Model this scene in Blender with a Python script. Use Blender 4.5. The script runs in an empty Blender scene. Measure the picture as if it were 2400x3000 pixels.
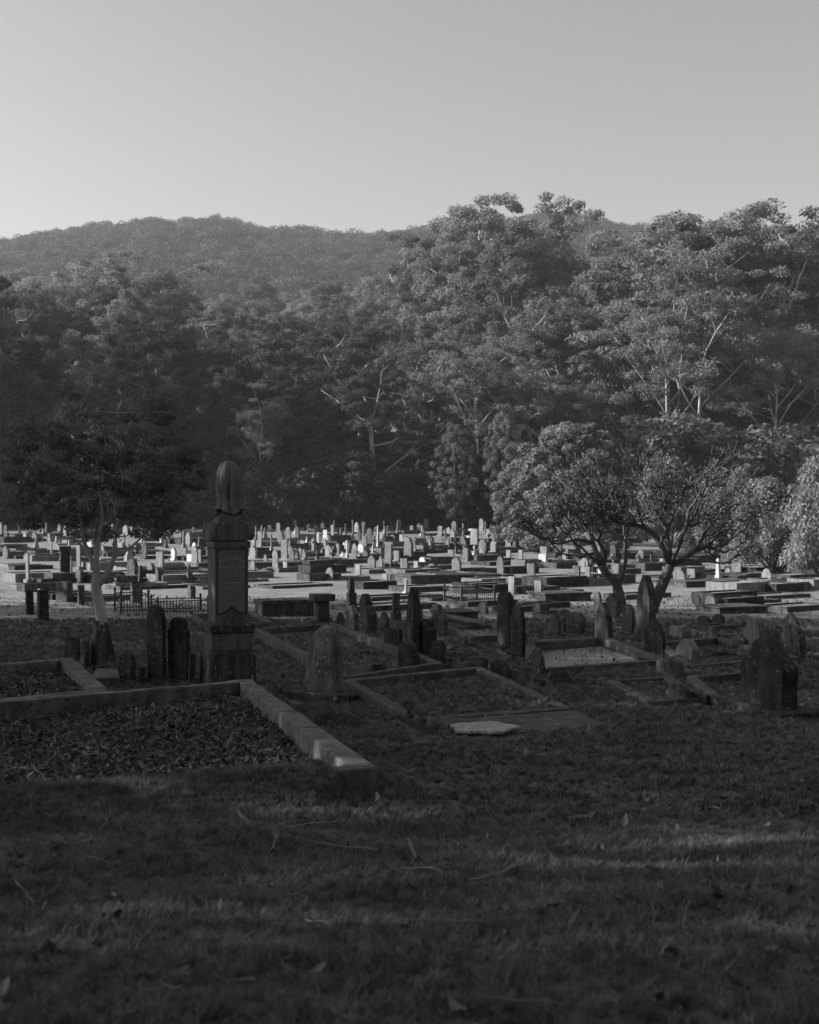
import bpy, bmesh, math, random
import numpy as np
from mathutils import Vector, Matrix, noise as mnoise

S = bpy.context.scene
COL = S.collection
R = math.radians
rng = np.random.default_rng(11)
random.seed(5)

# ------------------------------------------------------------------ camera, sky, sun, exposure
F = 4000.0            # focal length in pixels of a 2400 px wide picture
HOR = 1480.0          # horizon row in that picture
SUN_EL = 25.0
SUN_AZ = 6.0         # degrees beyond due left (left = -X, away = +Y)

cam = bpy.data.cameras.new('camera')
cam_o = bpy.data.objects.new('camera', cam)
COL.objects.link(cam_o)
cam.sensor_fit = 'HORIZONTAL'
cam.sensor_width = 36.0
cam.lens = 36.0 * F / 2400.0
cam.shift_y = -(1500.0 - HOR) / 2400.0
cam.clip_start = 0.1
cam.clip_end = 6000
cam.dof.use_dof = True
cam.dof.focus_distance = 27.0
cam.dof.aperture_fstop = 4.5
cam_o.location = (0, 0, 0)
cam_o.rotation_euler = (R(90), 0, 0)
S.camera = cam_o

sun_dir = Vector((-math.cos(R(SUN_AZ)) * math.cos(R(SUN_EL)), math.sin(R(SUN_AZ)) * math.cos(R(SUN_EL)), math.sin(R(SUN_EL))))
world = bpy.data.worlds.new('World')
S.world = world
world.use_nodes = True
wn = world.node_tree.nodes
wl = world.node_tree.links
wn.clear()
sky = wn.new('ShaderNodeTexSky')
sky.sky_type = 'NISHITA'
sky.sun_disc = False
sky.sun_elevation = R(SUN_EL)
sky.sun_rotation = R(-(90 - SUN_AZ))
sky.air_density = 1.0
sky.dust_density = 2.2
sky.ozone_density = 1.0
bw = wn.new('ShaderNodeRGBToBW')
bg = wn.new('ShaderNodeBackground')
bg.inputs['Strength'].default_value = 0.08
wo = wn.new('ShaderNodeOutputWorld')
wl.new(sky.outputs[0], bw.inputs[0])
wl.new(bw.outputs[0], bg.inputs['Color'])
wl.new(bg.outputs[0], wo.inputs['Surface'])

sl = bpy.data.lights.new('sun', 'SUN')
sl.energy = 4.6
sl.angle = R(0.5)
sl.color = (1, 1, 1)
so = bpy.data.objects.new('sun', sl)
COL.objects.link(so)
so.rotation_euler = sun_dir.to_track_quat('Z', 'Y').to_euler()

S.render.engine = 'CYCLES'
S.view_settings.view_transform = 'Standard'
S.view_settings.look = 'None'
S.view_settings.gamma = 1.0
S.view_settings.exposure = 1.12
S.cycles.volume_bounces = 1
S.cycles.max_bounces = 6
S.cycles.transparent_max_bounces = 8
HAZE = 0.0002
SHADE_SEED = 4

# ------------------------------------------------------------------ ground shape
_gd = np.array([-900, -60, -10, 0, 4.2, 6.9, 9.3, 13.5, 17, 22, 30, 42, 64, 80, 100, 130, 150, 175, 250, 400, 520], float)
_gz = np.array([3, -0.3, -1.25, -1.42, -1.62, -1.93, -2.14, -2.43, -2.64, -2.86, -3.15, -3.40, -3.52, -3.42, -3.05, -2.30, -1.4, .5, 12, 34, 52], float)


def _slopes(x, y):
    h = np.diff(x); d = np.diff(y) / h
    m = np.zeros_like(y); m[0] = d[0]; m[-1] = d[-1]
    for i in range(1, len(x) - 1):
        if d[i - 1] * d[i] > 0:
            w1 = 2 * h[i] + h[i - 1]; w2 = h[i] + 2 * h[i - 1]
            m[i] = (w1 + w2) / (w1 / d[i - 1] + w2 / d[i])
    return m


_gm = _slopes(_gd, _gz)


def base_z(d):
    d = np.asarray(d, float)
    i = np.clip(np.searchsorted(_gd, d) - 1, 0, len(_gd) - 2)
    h = _gd[i + 1] - _gd[i]
    t = np.clip((d - _gd[i]) / h, 0, 1)
    return ((2 * t**3 - 3 * t**2 + 1) * _gz[i] + (t**3 - 2 * t**2 + t) * h * _gm[i]
            + (-2 * t**3 + 3 * t**2) * _gz[i + 1] + (t**3 - t**2) * h * _gm[i + 1])


_cx = np.array([-900, -300, 0, 75, 280, 450, 560, 640, 740, 800, 880, 960, 1100, 1210, 1400, 1640, 1700, 1800, 2000, 2325, 2700, 3300], float)
_cy = np.array([800, 745, 722, 712, 680, 662, 664, 655, 672, 690, 686, 702, 706, 692, 660, 646, 656, 674, 690, 690, 680, 740], float)
CREST = 780.0
CANOPY = 11.0


def ground_z(x, y):
    x = np.asarray(x, float); y = np.asarray(y, float)
    z = base_z(np.minimum(y, 520))
    px = 1200 + F * x / np.maximum(y, 380)
    cz = (HOR - np.interp(px, _cx, _cy)) / F * CREST - CANOPY
    t = np.clip((y - 330) / (CREST - 330), 0, 1)
    s = t * t * (3 - 2 * t) * 0.35 + t * 0.65
    far = base_z(330.0) + (cz - base_z(330.0)) * s
    far = far - np.clip((y - CREST) / 500, 0, 2) * 60
    z = np.where(y > 330, far, z)
    z = z + 0.035 * np.sin(x * 0.55 + 1.3) * np.cos(y * 0.37) * np.clip(y / 12, 0, 1) * (y < 300)
    z = z + 0.02 * np.sin(x * 1.9 + y * 0.8) * np.sin(y * 1.3 + 0.4) * (y < 60)
    return z


def gz(x, y):
    return float(ground_z(x, y))


def P(px, py, h=0.0):
    """point of the ground (raised by h) seen at pixel px,py"""
    lo, hi = 2.0, 135.0
    def f(d):
        x = (px - 1200) / F * d
        return HOR - F * (gz(x, d) + h) / d
    ds = np.linspace(lo, hi, 900)
    xs = (px - 1200) / F * ds
    ys = HOR - F * (ground_z(xs, ds) + h) / ds
    k = np.where(ys <= py)[0]
    i = k[0] if len(k) else len(ds) - 1
    if i == 0:
        d = ds[0]
    else:
        t = (ys[i - 1] - py) / max(ys[i - 1] - ys[i], 1e-6)
        d = ds[i - 1] + (ds[i] - ds[i - 1]) * min(max(t, 0), 1)
    x = (px - 1200) / F * d
    return Vector((x, d, gz(x, d) + h))


def at(px, py, d):
    return Vector(((px - 1200) / F * d, d, (HOR - py) / F * d))


# ------------------------------------------------------------------ object helpers
def link(o, parent=None):
    COL.objects.link(o)
    if parent is not None:
        o.parent = parent
    return o


def tag(o, label=None, cat=None, group=None, kind=None):
    if label: o['label'] = label
    if cat: o['category'] = cat
    if group: o['group'] = group
    if kind: o['kind'] = kind
    return o


def empty(name, loc=(0, 0, 0), rz=0.0):
    o = bpy.data.objects.new(name, None)
    o.empty_display_size = 0.2
    o.location = loc
    o.rotation_euler = (0, 0, rz)
    return link(o)


class MB:
    def __init__(s):
        s.v = []; s.f = []; s.m = []; s.mi = 0

    def add(s, vs, fs):
        b = len(s.v)
        s.v.extend([tuple(p) for p in vs])
        s.f.extend([tuple(i + b for i in f) for f in fs])
        s.m.extend([s.mi] * len(fs))

    def box(s, x0, x1, y0, y1, z0, z1, tx=0.0, ty=0.0):
        vs = [(x0, y0, z0), (x1, y0, z0), (x1, y1, z0), (x0, y1, z0),
              (x0 + tx, y0 + ty, z1), (x1 - tx, y0 + ty, z1), (x1 - tx, y1 - ty, z1), (x0 + tx, y1 - ty, z1)]
        s.add(vs, [(3, 2, 1, 0), (4, 5, 6, 7), (0, 1, 5, 4), (1, 2, 6, 5), (2, 3, 7, 6), (3, 0, 4, 7)])

    def hexa(s, a, b):
        """a: 4 bottom points, b: 4 top points (counter clockwise)"""
        s.add(list(a) + list(b), [(3, 2, 1, 0), (4, 5, 6, 7), (0, 1, 5, 4), (1, 2, 6, 5), (2, 3, 7, 6), (3, 0, 4, 7)])

    def tube(s, pts, rad, n=6, cap=True):
        pts = [Vector(p) for p in pts]
        rings = []
        up = Vector((0.13, 0.31, 0.94))
        for i, p in enumerate(pts):
            t = (pts[min(i + 1, len(pts) - 1)] - pts[max(i - 1, 0)])
            t = t.normalized() if t.length > 1e-7 else Vector((0, 0, 1))
            a = t.cross(up)
            if a.length < 0.05: a = t.cross(Vector((1, 0, 0)))
            a.normalize(); b = t.cross(a)
            r = rad[i] if hasattr(rad, '__len__') else rad
            rings.append([p + (a * math.cos(2 * math.pi * k / n) + b * math.sin(2 * math.pi * k / n)) * r for k in range(n)])
        vs = [q for ring in rings for q in ring]
        fs = []
        for i in range(len(pts) - 1):
            for k in range(n):
                k2 = (k + 1) % n
                fs.append((i * n + k, i * n + k2, (i + 1) * n + k2, (i + 1) * n + k))
        if cap:
            fs.append(tuple(range(n))[::-1])
            fs.append(tuple((len(pts) - 1) * n + k for k in range(n)))
        s.add(vs, fs)

    def lathe(s, prof, n=16, cx=0, cy=0, fold=None):
        vs = []
        for (r, z) in prof:
            for k in range(n):
                a = 2 * math.pi * k / n
                rr = r * (fold(a, z) if fold else 1)
                vs.append((cx + rr * math.cos(a), cy + rr * math.sin(a), z))
        fs = []
        for i in range(len(prof) - 1):
            for k in range(n):
                k2 = (k + 1) % n
                fs.append((i * n + k, i * n + k2, (i + 1) * n + k2, (i + 1) * n + k))
        fs.append(tuple(range(n))[::-1])
        fs.append(tuple((len(prof) - 1) * n + k for k in range(n)))
        s.add(vs, fs)

    def prism(s, poly, y0, y1):
        """poly: xz outline counter clockwise seen from -y"""
        n = len(poly)
        vs = [(x, y0, z) for x, z in poly] + [(x, y1, z) for x, z in poly]
        fs = [tuple(range(n)), tuple(range(2 * n - 1, n - 1, -1))]
        for k in range(n):
            k2 = (k + 1) % n
            fs.append((k2, k, n + k, n + k2))
        s.add(vs, fs)

    def build(s, name, mats, parent=None, loc=None, rot=None, smooth=False, bevel=0.0, rough=0.0, rscale=3.0, seed=0.0, segs=1):
        me = bpy.data.meshes.new(name)
        me.from_pydata(s.v, [], s.f)
        if not isinstance(mats, (list, tuple)): mats = [mats]
        for m in mats: me.materials.append(m)
        if any(s.m):
            me.polygons.foreach_set('material_index', s.m)
        if bevel > 0 or rough > 0:
            bm = bmesh.new(); bm.from_mesh(me)
            if bevel > 0:
                es = [e for e in bm.edges if len(e.link_faces) == 2 and e.calc_face_angle(0) > 0.5]
                bmesh.ops.bevel(bm, geom=es, offset=bevel, segments=segs, affect='EDGES', profile=0.6)
            if rough > 0:
                bm.normal_update()
                for v in bm.verts:
                    q = v.co * rscale + Vector((seed, seed * 0.7, seed * 1.3))
                    v.co += v.normal * (mnoise.fractal(q, 1.0, 2.0, 3) * rough)
            bm.to_mesh(me); bm.free()
        if smooth:
            me.polygons.foreach_set('use_smooth', [True] * len(me.polygons))
        me.update()
        o = bpy.data.objects.new(name, me)
        if loc is not None: o.location = loc
        if rot is not None: o.rotation_euler = rot
        return link(o, parent)


def np_mesh(name, v, f, mats, n=4, mat_idx=None, smooth=False):
    me = bpy.data.meshes.new(name)
    v = np.asarray(v, np.float32); f = np.asarray(f, np.int32)
    me.vertices.add(len(v)); me.vertices.foreach_set('co', v.ravel())
    me.loops.add(f.size); me.loops.foreach_set('vertex_index', f.ravel())
    me.polygons.add(len(f)); me.polygons.foreach_set('loop_start', np.arange(0, f.size, n, dtype=np.int32))
    if not isinstance(mats, (list, tuple)): mats = [mats]
    for m in mats: me.materials.append(m)
    if mat_idx is not None: me.polygons.foreach_set('material_index', mat_idx)
    if smooth: me.polygons.foreach_set('use_smooth', [True] * len(f))
    me.update(calc_edges=True); me.validate()
    return me


# ------------------------------------------------------------------ materials
def mat(name, lo, hi, scale=6.0, rough=0.9, bump=0.3, streak=0.0, detail=6.0, coord='Object', spots=0.0, spot_v=0.4, trans=0.0, objrand=0.0, bscale=None, stretch=(1, 1, 1), spec=0.2, sfreq=14):
    m = bpy.data.materials.new(name)
    m.use_nodes = True
    nt = m.node_tree; N = nt.nodes; L = nt.links
    b = N['Principled BSDF']; out = N['Material Output']
    b.inputs['Roughness'].default_value = rough
    b.inputs['Specular IOR Level'].default_value = spec
    tc = N.new('ShaderNodeTexCoord')
    mp = N.new('ShaderNodeMapping'); mp.inputs['Scale'].default_value = stretch
    oi = N.new('ShaderNodeObjectInfo')
    ad = N.new('ShaderNodeVectorMath'); ad.operation = 'ADD'
    ml = N.new('ShaderNodeMath'); ml.operation = 'MULTIPLY'; ml.inputs[1].default_value = 37.0
    L.new(oi.outputs['Random'], ml.inputs[0])
    L.new(tc.outputs[coord], mp.inputs['Vector'])
    L.new(mp.outputs[0], ad.inputs[0]); L.new(ml.outputs[0], ad.inputs[1])
    nz = N.new('ShaderNodeTexNoise'); nz.inputs['Scale'].default_value = scale; nz.inputs['Detail'].default_value = detail; nz.inputs['Roughness'].default_value = 0.65
    L.new(ad.outputs[0], nz.inputs['Vector'])
    cr = N.new('ShaderNodeValToRGB')
    cr.color_ramp.elements[0].position = 0.32; cr.color_ramp.elements[0].color = (lo, lo, lo, 1)
    cr.color_ramp.elements[1].position = 0.68; cr.color_ramp.elements[1].color = (hi, hi, hi, 1)
    L.new(nz.outputs['Fac'], cr.inputs[0])
    col = cr.outputs[0]
    if streak > 0:
        mp2 = N.new('ShaderNodeMapping'); mp2.inputs['Scale'].default_value = (sfreq, sfreq, sfreq * .07)
        n2 = N.new('ShaderNodeTexNoise'); n2.inputs['Scale'].default_value = 1.0; n2.inputs['Detail'].default_value = 4; n2.inputs['Distortion'].default_value = 0.6
        L.new(ad.outputs[0], mp2.inputs['Vector']); L.new(mp2.outputs[0], n2.inputs['Vector'])
        c2 = N.new('ShaderNodeValToRGB'); c2.color_ramp.elements[0].position = 0.42; c2.color_ramp.elements[1].position = 0.6
        v = 1 - streak; c2.color_ramp.elements[0].color = (v, v, v, 1)
        L.new(n2.outputs['Fac'], c2.inputs[0])
        mx = N.new('ShaderNodeMixRGB'); mx.blend_type = 'MULTIPLY'; mx.inputs[0].default_value = 1
        L.new(col, mx.inputs[1]); L.new(c2.outputs[0], mx.inputs[2]); col = mx.outputs[0]
    if spots > 0:
        n3 = N.new('ShaderNodeTexNoise'); n3.inputs['Scale'].default_value = scale * 3.5; n3.inputs['Detail'].default_value = 3
        L.new(ad.outputs[0], n3.inputs['Vector'])
        c3 = N.new('ShaderNodeValToRGB'); c3.color_ramp.elements[0].position = 0.66 - spots * 0.1; c3.color_ramp.elements[1].position = 0.72 - spots * 0.1
        L.new(n3.outputs['Fac'], c3.inputs[0])
        mx = N.new('ShaderNodeMixRGB'); mx.inputs[2].default_value = (spot_v, spot_v, spot_v, 1)
        L.new(c3.outputs[0], mx.inputs[0]); L.new(col, mx.inputs[1]); col = mx.outputs[0]
    if objrand > 0:
        mr = N.new('ShaderNodeMapRange'); mr.inputs['To Min'].default_value = 1 - objrand; mr.inputs['To Max'].default_value = 1 + objrand
        L.new(oi.outputs['Random'], mr.inputs['Value'])
        mx = N.new('ShaderNodeMixRGB'); mx.blend_type = 'MULTIPLY'; mx.inputs[0].default_value = 1
        L.new(col, mx.inputs[1]); L.new(mr.outputs[0], mx.inputs[2]); col = mx.outputs[0]
    L.new(col, b.inputs['Base Color'])
    if bump > 0:
        nb = N.new('ShaderNodeTexNoise'); nb.inputs['Scale'].default_value = bscale or scale * 5; nb.inputs['Detail'].default_value = 6; nb.inputs['Roughness'].default_value = 0.7
        L.new(ad.outputs[0], nb.inputs['Vector'])
        bp = N.new('ShaderNodeBump'); bp.inputs['Strength'].default_value = bump; bp.inputs['Distance'].default_value = 0.02
        L.new(nb.outputs['Fac'], bp.inputs['Height']); L.new(bp.outputs[0], b.inputs['Normal'])
    if trans > 0:
        tr = N.new('ShaderNodeBsdfTranslucent'); L.new(col, tr.inputs['Color'])
        ms = N.new('ShaderNodeMixShader'); ms.inputs[0].default_value = trans
        L.new(b.outputs[0], ms.inputs[1]); L.new(tr.outputs[0], ms.inputs[2]); L.new(ms.outputs[0], out.inputs['Surface'])
    return m


M = {}
M['grass_ground'] = mat('grass_ground', 0.115, 0.235, scale=0.9, bump=1.0, coord='Object', bscale=7, detail=12, spots=.25, spot_v=.09)
M['near_ground'] = mat('near_ground', 0.015, 0.11, scale=2.6, bump=1.0, bscale=25, detail=10)  # darker than the field grass: foreground shade is partly in this colour
M['hill_ground'] = mat('hill_ground', 0.04, 0.08, scale=0.05, bump=0.0)
M['stone_black'] = mat('stone_black', 0.018, 0.06, scale=5, streak=0.45, bump=0.6, spots=0.25, spot_v=0.14)
M['stone_dark'] = mat('stone_dark', 0.035, 0.115, scale=4, streak=0.5, bump=0.6, spots=0.3, spot_v=0.2)
M['stone_mid'] = mat('stone_mid', 0.11, 0.2, scale=4, streak=0.35, bump=0.5, spots=0.25, spot_v=0.07, objrand=0.25)
M['stone_pale'] = mat('stone_pale', 0.15, 0.26, scale=3, streak=0.3, bump=0.4, spots=0.15, spot_v=0.1, objrand=0.15)
M['marble'] = mat('marble', 0.3, 0.44, scale=2, streak=0.15, bump=0.15)
M['sandstone'] = mat('sandstone', 0.085, 0.15, scale=3.2, streak=0.3, bump=0.5, spots=0.3, spot_v=0.05)
M['panel_stone'] = mat('panel_stone', 0.12, 0.15, scale=14, bump=0.25)
M['mossy'] = mat('mossy', 0.05, 0.17, scale=5, streak=0.3, bump=0.9, spots=.4, spot_v=.22)
M['letters'] = mat('letters', 0.3, 0.36, scale=4, bump=0)
M['concrete'] = mat('concrete', 0.06, 0.22, scale=2.6, streak=0.3, sfreq=5, bump=1.0, spots=0.55, spot_v=0.05)
M['concrete_dark'] = mat('concrete_dark', 0.045, 0.12, scale=3, streak=0.25, sfreq=5, bump=0.9, spots=0.25, spot_v=0.2)
M['gravel'] = mat('gravel', 0.12, 0.38, scale=30, bump=1.0, bscale=60)
M['soil'] = mat('soil', 0.02, 0.05, scale=9, bump=1.0, bscale=40)
M['slab_fill'] = mat('slab_fill', 0.08, 0.19, scale=2.5, bump=0.5, objrand=0.35)
M['iron'] = mat('iron', 0.03, 0.07, scale=8, bump=0.2, rough=0.6)
M['bark_pale'] = mat('bark_pale', 0.26, 0.42, scale=1.2, bump=0.3, stretch=(1, 1, 0.4), spots=0.2, spot_v=0.15)
M['bark_white'] = mat('bark_white', 0.26, 0.46, scale=1.2, bump=0.3, stretch=(1, 1, 0.3), spots=0.2, spot_v=0.2)
M['bark_dark'] = mat('bark_dark', 0.06, 0.13, scale=2.0, bump=0.6, stretch=(1, 1, 0.3))
M['bark_bare'] = mat('bark_bare', 0.04, 0.1, scale=4.0, bump=0.4)
M['leaf'] = mat('leaf', 0.11, 0.215, scale=0.35, bump=0, rough=0.7, trans=0.42, objrand=0.3, spec=0.12)
M['leaf_pale'] = mat('leaf_pale', 0.12, 0.25, scale=0.8, bump=0, rough=0.6, trans=0.35, objrand=0.15, spec=0.2)
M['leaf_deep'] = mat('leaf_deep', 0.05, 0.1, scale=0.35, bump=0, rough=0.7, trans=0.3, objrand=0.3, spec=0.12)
M['leaf_dark'] = mat('leaf_dark', 0.03, 0.065, scale=0.8, bump=0, rough=0.6, trans=0.25, objrand=0.2)
M['field_blade'] = mat('field_blade', 0.2, 0.28, scale=1.2, bump=0, rough=0.7, trans=0.3, objrand=0.1)
M['blade'] = mat('blade', 0.065, 0.19, scale=1.2, bump=0, rough=0.6, trans=0.3, objrand=0.6)
M['litter'] = mat('litter', 0.02, 0.15, scale=2.5, bump=0, rough=0.7, trans=0.1, objrand=0.75)
M['twig'] = mat('twig', 0.14, 0.26, scale=3, bump=0)
M['ceramic'] = mat('ceramic', 0.14, 0.42, scale=9, bump=0.4, rough=0.6, spots=1.0, spot_v=.06)
M['pot'] = mat('pot', 0.05, 0.09, scale=5, bump=0.3)
M['groove_dark'] = mat('groove_dark', 0.03, 0.05, scale=5, bump=0.1)

# ------------------------------------------------------------------ ground and hills
def sheet(name, xs_of, ys, material, label=None):
    nx = 121
    V = []; Fc = []
    for j, y in enumerate(ys):
        a, b = xs_of(y)
        t = np.linspace(-1, 1, nx)
        x = np.where(t < 0, -a * np.abs(t) ** 1.6, b * np.abs(t) ** 1.6)
        z = ground_z(x, np.full(nx, y))
        V.append(np.stack([x, np.full(nx, y), z], 1))
    V = np.concatenate(V)
    for j in range(len(ys) - 1):
        i = np.arange(nx - 1)
        q = np.stack([j * nx + i, j * nx + i + 1, (j + 1) * nx + i + 1, (j + 1) * nx + i], 1)
        Fc.append(q)
    me = np_mesh(name, V, np.concatenate(Fc), material, 4, smooth=True)
    o = bpy.data.objects.new(name, me)
    link(o); o['kind'] = 'structure'
    return o


ys = np.concatenate([[-900, -300, -100, -60, -30, -15, -8, -4, -2], np.arange(0, 30, 0.35), np.arange(30, 60, 0.8), np.arange(60, 140, 2.0), np.arange(140, 401, 8)])
sheet('ground', lambda y: (900, 900), ys, M['grass_ground'])
sheet('hills', lambda y: (1200, 1200), np.concatenate([np.arange(396, 900, 12), np.arange(900, 1801, 60)]), M['hill_ground'])

# lawn sheet just above the ground, some tree shade put into its darker colour
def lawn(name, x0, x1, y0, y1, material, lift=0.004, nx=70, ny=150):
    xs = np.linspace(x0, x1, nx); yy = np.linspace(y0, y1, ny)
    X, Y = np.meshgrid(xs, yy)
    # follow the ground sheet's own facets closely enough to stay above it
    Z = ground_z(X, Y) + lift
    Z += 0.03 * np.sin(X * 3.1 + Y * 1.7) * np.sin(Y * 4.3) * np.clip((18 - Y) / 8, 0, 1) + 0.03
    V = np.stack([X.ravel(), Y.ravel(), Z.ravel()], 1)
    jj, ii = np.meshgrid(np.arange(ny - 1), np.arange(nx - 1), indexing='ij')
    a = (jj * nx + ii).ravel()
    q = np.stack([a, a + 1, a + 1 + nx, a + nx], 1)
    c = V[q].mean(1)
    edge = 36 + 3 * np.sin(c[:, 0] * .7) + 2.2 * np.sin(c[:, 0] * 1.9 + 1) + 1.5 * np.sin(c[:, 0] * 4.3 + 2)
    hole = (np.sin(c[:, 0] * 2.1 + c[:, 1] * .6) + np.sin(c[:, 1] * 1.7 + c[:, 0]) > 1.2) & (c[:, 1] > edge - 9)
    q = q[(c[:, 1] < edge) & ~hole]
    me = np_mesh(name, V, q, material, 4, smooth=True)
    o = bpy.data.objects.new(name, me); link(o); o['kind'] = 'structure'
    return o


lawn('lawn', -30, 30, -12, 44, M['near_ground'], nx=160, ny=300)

# ------------------------------------------------------------------ trees
def rand_dirs(n, r):
    v = r.normal(size=(n, 3)); v /= np.linalg.norm(v, axis=1)[:, None]
    return v


def leaf_mesh(cent, rad, per, size, r, shell=0.45, droop=0.0):
    """leaf-sized diamonds spread through clumps; returns verts, quads"""
    n = len(cent)
    idx = np.repeat(np.arange(n), per)
    d = rand_dirs(n * per, r)
    rr = shell + (1 - shell) * r.random(n * per) ** 0.6
    p = cent[idx] + d * rr[:, None] * rad[idx]
    nrm = d * 0.6 + rand_dirs(len(p), r) * 0.7 + np.array([0, 0, 0.35])
    nrm /= np.linalg.norm(nrm, axis=1)[:, None]
    a = np.cross(nrm, rand_dirs(len(p), r)); a /= np.linalg.norm(a, axis=1)[:, None]
    a[:, 2] -= droop; a /= np.linalg.norm(a, axis=1)[:, None]
    b = np.cross(nrm, a); b /= np.maximum(np.linalg.norm(b, axis=1)[:, None], 1e-6)
    s = size * (0.6 + 0.8 * r.random(len(p)))[:, None]
    V = np.stack([p - a * s, p - b * s * 0.42, p + a * s, p + b * s * 0.42], 1).reshape(-1, 3)
    Q = np.arange(len(V)).reshape(-1, 4)
    return V, Q


def limb(p0, p1, r, k=5, wob=0.08):
    p0 = np.array(p0, float); p1 = np.array(p1, float)
    L = np.linalg.norm(p1 - p0)
    off = r.normal(size=3) * L * wob
    t = np.linspace(0, 1, k)[:, None]
    return p0 + (p1 - p0) * t + np.sin(t * math.pi) * off + np.array([0, 0, -0.06 * L]) * np.sin(t * math.pi)


def make_tree(kind, seed, H=30.0, leaf='leaf', bark='bark_pale', per=240, size=0.42):
    """returns (wood mesh, crown mesh) of a tree H metres high standing at the origin"""
    r = np.random.default_rng(seed)
    mb = MB(); cents = []; rads = []
    if kind in ('gum', 'bole'):
        lean = r.normal(size=2) * 0.05 * H
        top = np.array([lean[0], lean[1], H * 0.72])
        tr = limb((0, 0, -1.0), top, r, 8, 0.02)
        R0 = H * (0.014 if kind == 'gum' else 0.0075)
        mb.tube(tr, np.linspace(R0 * 1.2, R0 * 0.45, 8), 7)
        nl = r.integers(8, 11)
        for i in range(nl):
            f = (0.38 + 0.6 * i / (nl - 1)) if kind == 'gum' else (0.62 + 0.38 * i / (nl - 1))
            k = f * 7; k0 = int(min(k, 6)); p = tr[k0] + (tr[k0 + 1] - tr[k0]) * (k - k0)
            az = i * 2.4 + r.random() * 0.8
            ln = H * (0.34 - 0.14 * abs(f - 0.55) - (0.08 if f > 0.9 else 0)) * (0.8 + 0.4 * r.random())
            el = R(18 + 45 * f * r.uniform(0.7, 1.2))
            e = p + ln * np.array([math.cos(az) * math.cos(el), math.sin(az) * math.cos(el), math.sin(el)])
            lb = limb(p, e, r, 5, 0.1)
            mb.tube(lb, np.linspace(R0 * 0.5, R0 * 0.2, 5), 5)
            for j in range(4):
                q = lb[2 + (j % 3)]
                d = rand_dirs(1, r)[0]; d[2] = abs(d[2]) * 0.9 + 0.15
                e2 = q + d * ln * r.uniform(0.3, 0.55)
                sb = limb(q, e2, r, 4, 0.12)
                mb.tube(sb, np.linspace(R0 * 0.2, R0 * 0.07, 4), 4, cap=False)
                for q3 in range(3):
                    cents.append(e2 + r.normal(size=3) * np.array([1.1, 1.1, .55])); rads.append(np.array([1, 1, 0.5]) * H * r.uniform(0.03, 0.055))
                if r.random() < 0.6:
                    cents.append(sb[2] + r.normal(size=3) * 0.8); rads.append(np.array([1, 1, 0.5]) * H * r.uniform(0.025, 0.04))
            for q3 in range(4):
                cents.append(e + r.normal(size=3) * np.array([1.4, 1.4, .6])); rads.append(np.array([1, 1, 0.5]) * H * r.uniform(0.03, 0.055))
    elif kind == 'bushy':
        tr = limb((0, 0, -1.0), (r.normal() * 0.5, r.normal() * 0.5, H * 0.75), r, 6, 0.03)
        R0 = H * 0.017
        mb.tube(tr, np.linspace(R0, R0 * 0.3, 6), 6)
        n = 150
        for i in range(n):
            f = (i + 0.5) / n
            z = H * (0.16 + 0.8 * f)
            w = H * 0.27 * math.sin(math.pi * min(1, (f * 0.86 + 0.12))) ** 0.7
            az = i * 2.399 + r.random() * 0.5
            rr = w * r.uniform(0.5, 1.15)
            c = np.array([math.cos(az) * rr, math.sin(az) * rr, z + r.normal() * H * 0.03])
            cents.append(c); rads.append(np.array([1, 1, 0.6]) * H * r.uniform(0.03, 0.06))
            if i % 8 == 0:
                k = min(4, int(f * 5)); mb.tube(limb(tr[k], c, r, 4, 0.05), np.linspace(R0 * 0.3, R0 * 0.08, 4), 4, cap=False)
    elif kind == 'dome':        # broad low crown reaching almost to the ground
        mb.tube(limb((0, 0, -0.5), (0, 0, H * 0.6), r, 5, 0.03), np.linspace(H * 0.03, H * 0.012, 5), 7)
        n = 95
        for i in range(n):
            f = (i + 0.5) / n
            z = f
            az = i * 2.399
            w = math.sqrt(max(0.02, 1 - (z - 0.15) ** 2 / 0.75)) * r.uniform(0.62, 1.0) * (0.82 + 0.34 * mnoise.noise(Vector((math.cos(az) * 1.4, math.sin(az) * 1.4, z * 2.6 + 7))))
            c = np.array([math.cos(az) * w * H * 0.56, math.sin(az) * w * H * 0.56, H * (0.06 + 0.85 * z)])
            cents.append(c); rads.append(np.array([1, 1, 0.6]) * H * r.uniform(0.045, 0.1))
            if i % 3 == 0:
                mb.tube(limb((0, 0, H * 0.25), c * 0.93, r, 4, 0.05), np.linspace(H * 0.012, H * 0.003, 4), 4, cap=False)
    elif kind == 'shrub':
        n = 40
        for i in range(n):
            az = i * 2.399; f = r.random()
            w = math.sqrt(1 - f * f * 0.8)
            c = np.array([math.cos(az) * w * H * 0.5 * r.uniform(.5, 1), math.sin(az) * w * H * 0.5 * r.uniform(.5, 1), H * (0.08 + 0.8 * f)])
            cents.append(c); rads.append(np.array([1, 1, 0.9]) * H * r.uniform(0.12, 0.2))
            if i % 2 == 0: mb.tube(limb((0, 0, -0.1), c, r, 4, 0.1), np.linspace(H * 0.015, H * 0.004, 4), 4, cap=False)
    cents = np.array(cents); rads = np.array(rads)
    zt = (cents[:, 2] + rads[:, 2]).max()
    V, Q = leaf_mesh(cents, rads, per, size, r, shell=0.25, droop=0.3 if kind in ('gum', 'bole') else 0.0)
    sc = H / zt
    V = V * sc
    wood = bpy.data.meshes.new(kind + '_trunk')
    wood.from_pydata([(x * sc, y * sc, z * sc) for x, y, z in mb.v], [], mb.f)
    wood.materials.append(M[bark])
    wood.polygons.foreach_set('use_smooth', [True] * len(wood.polygons)); wood.update()
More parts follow.
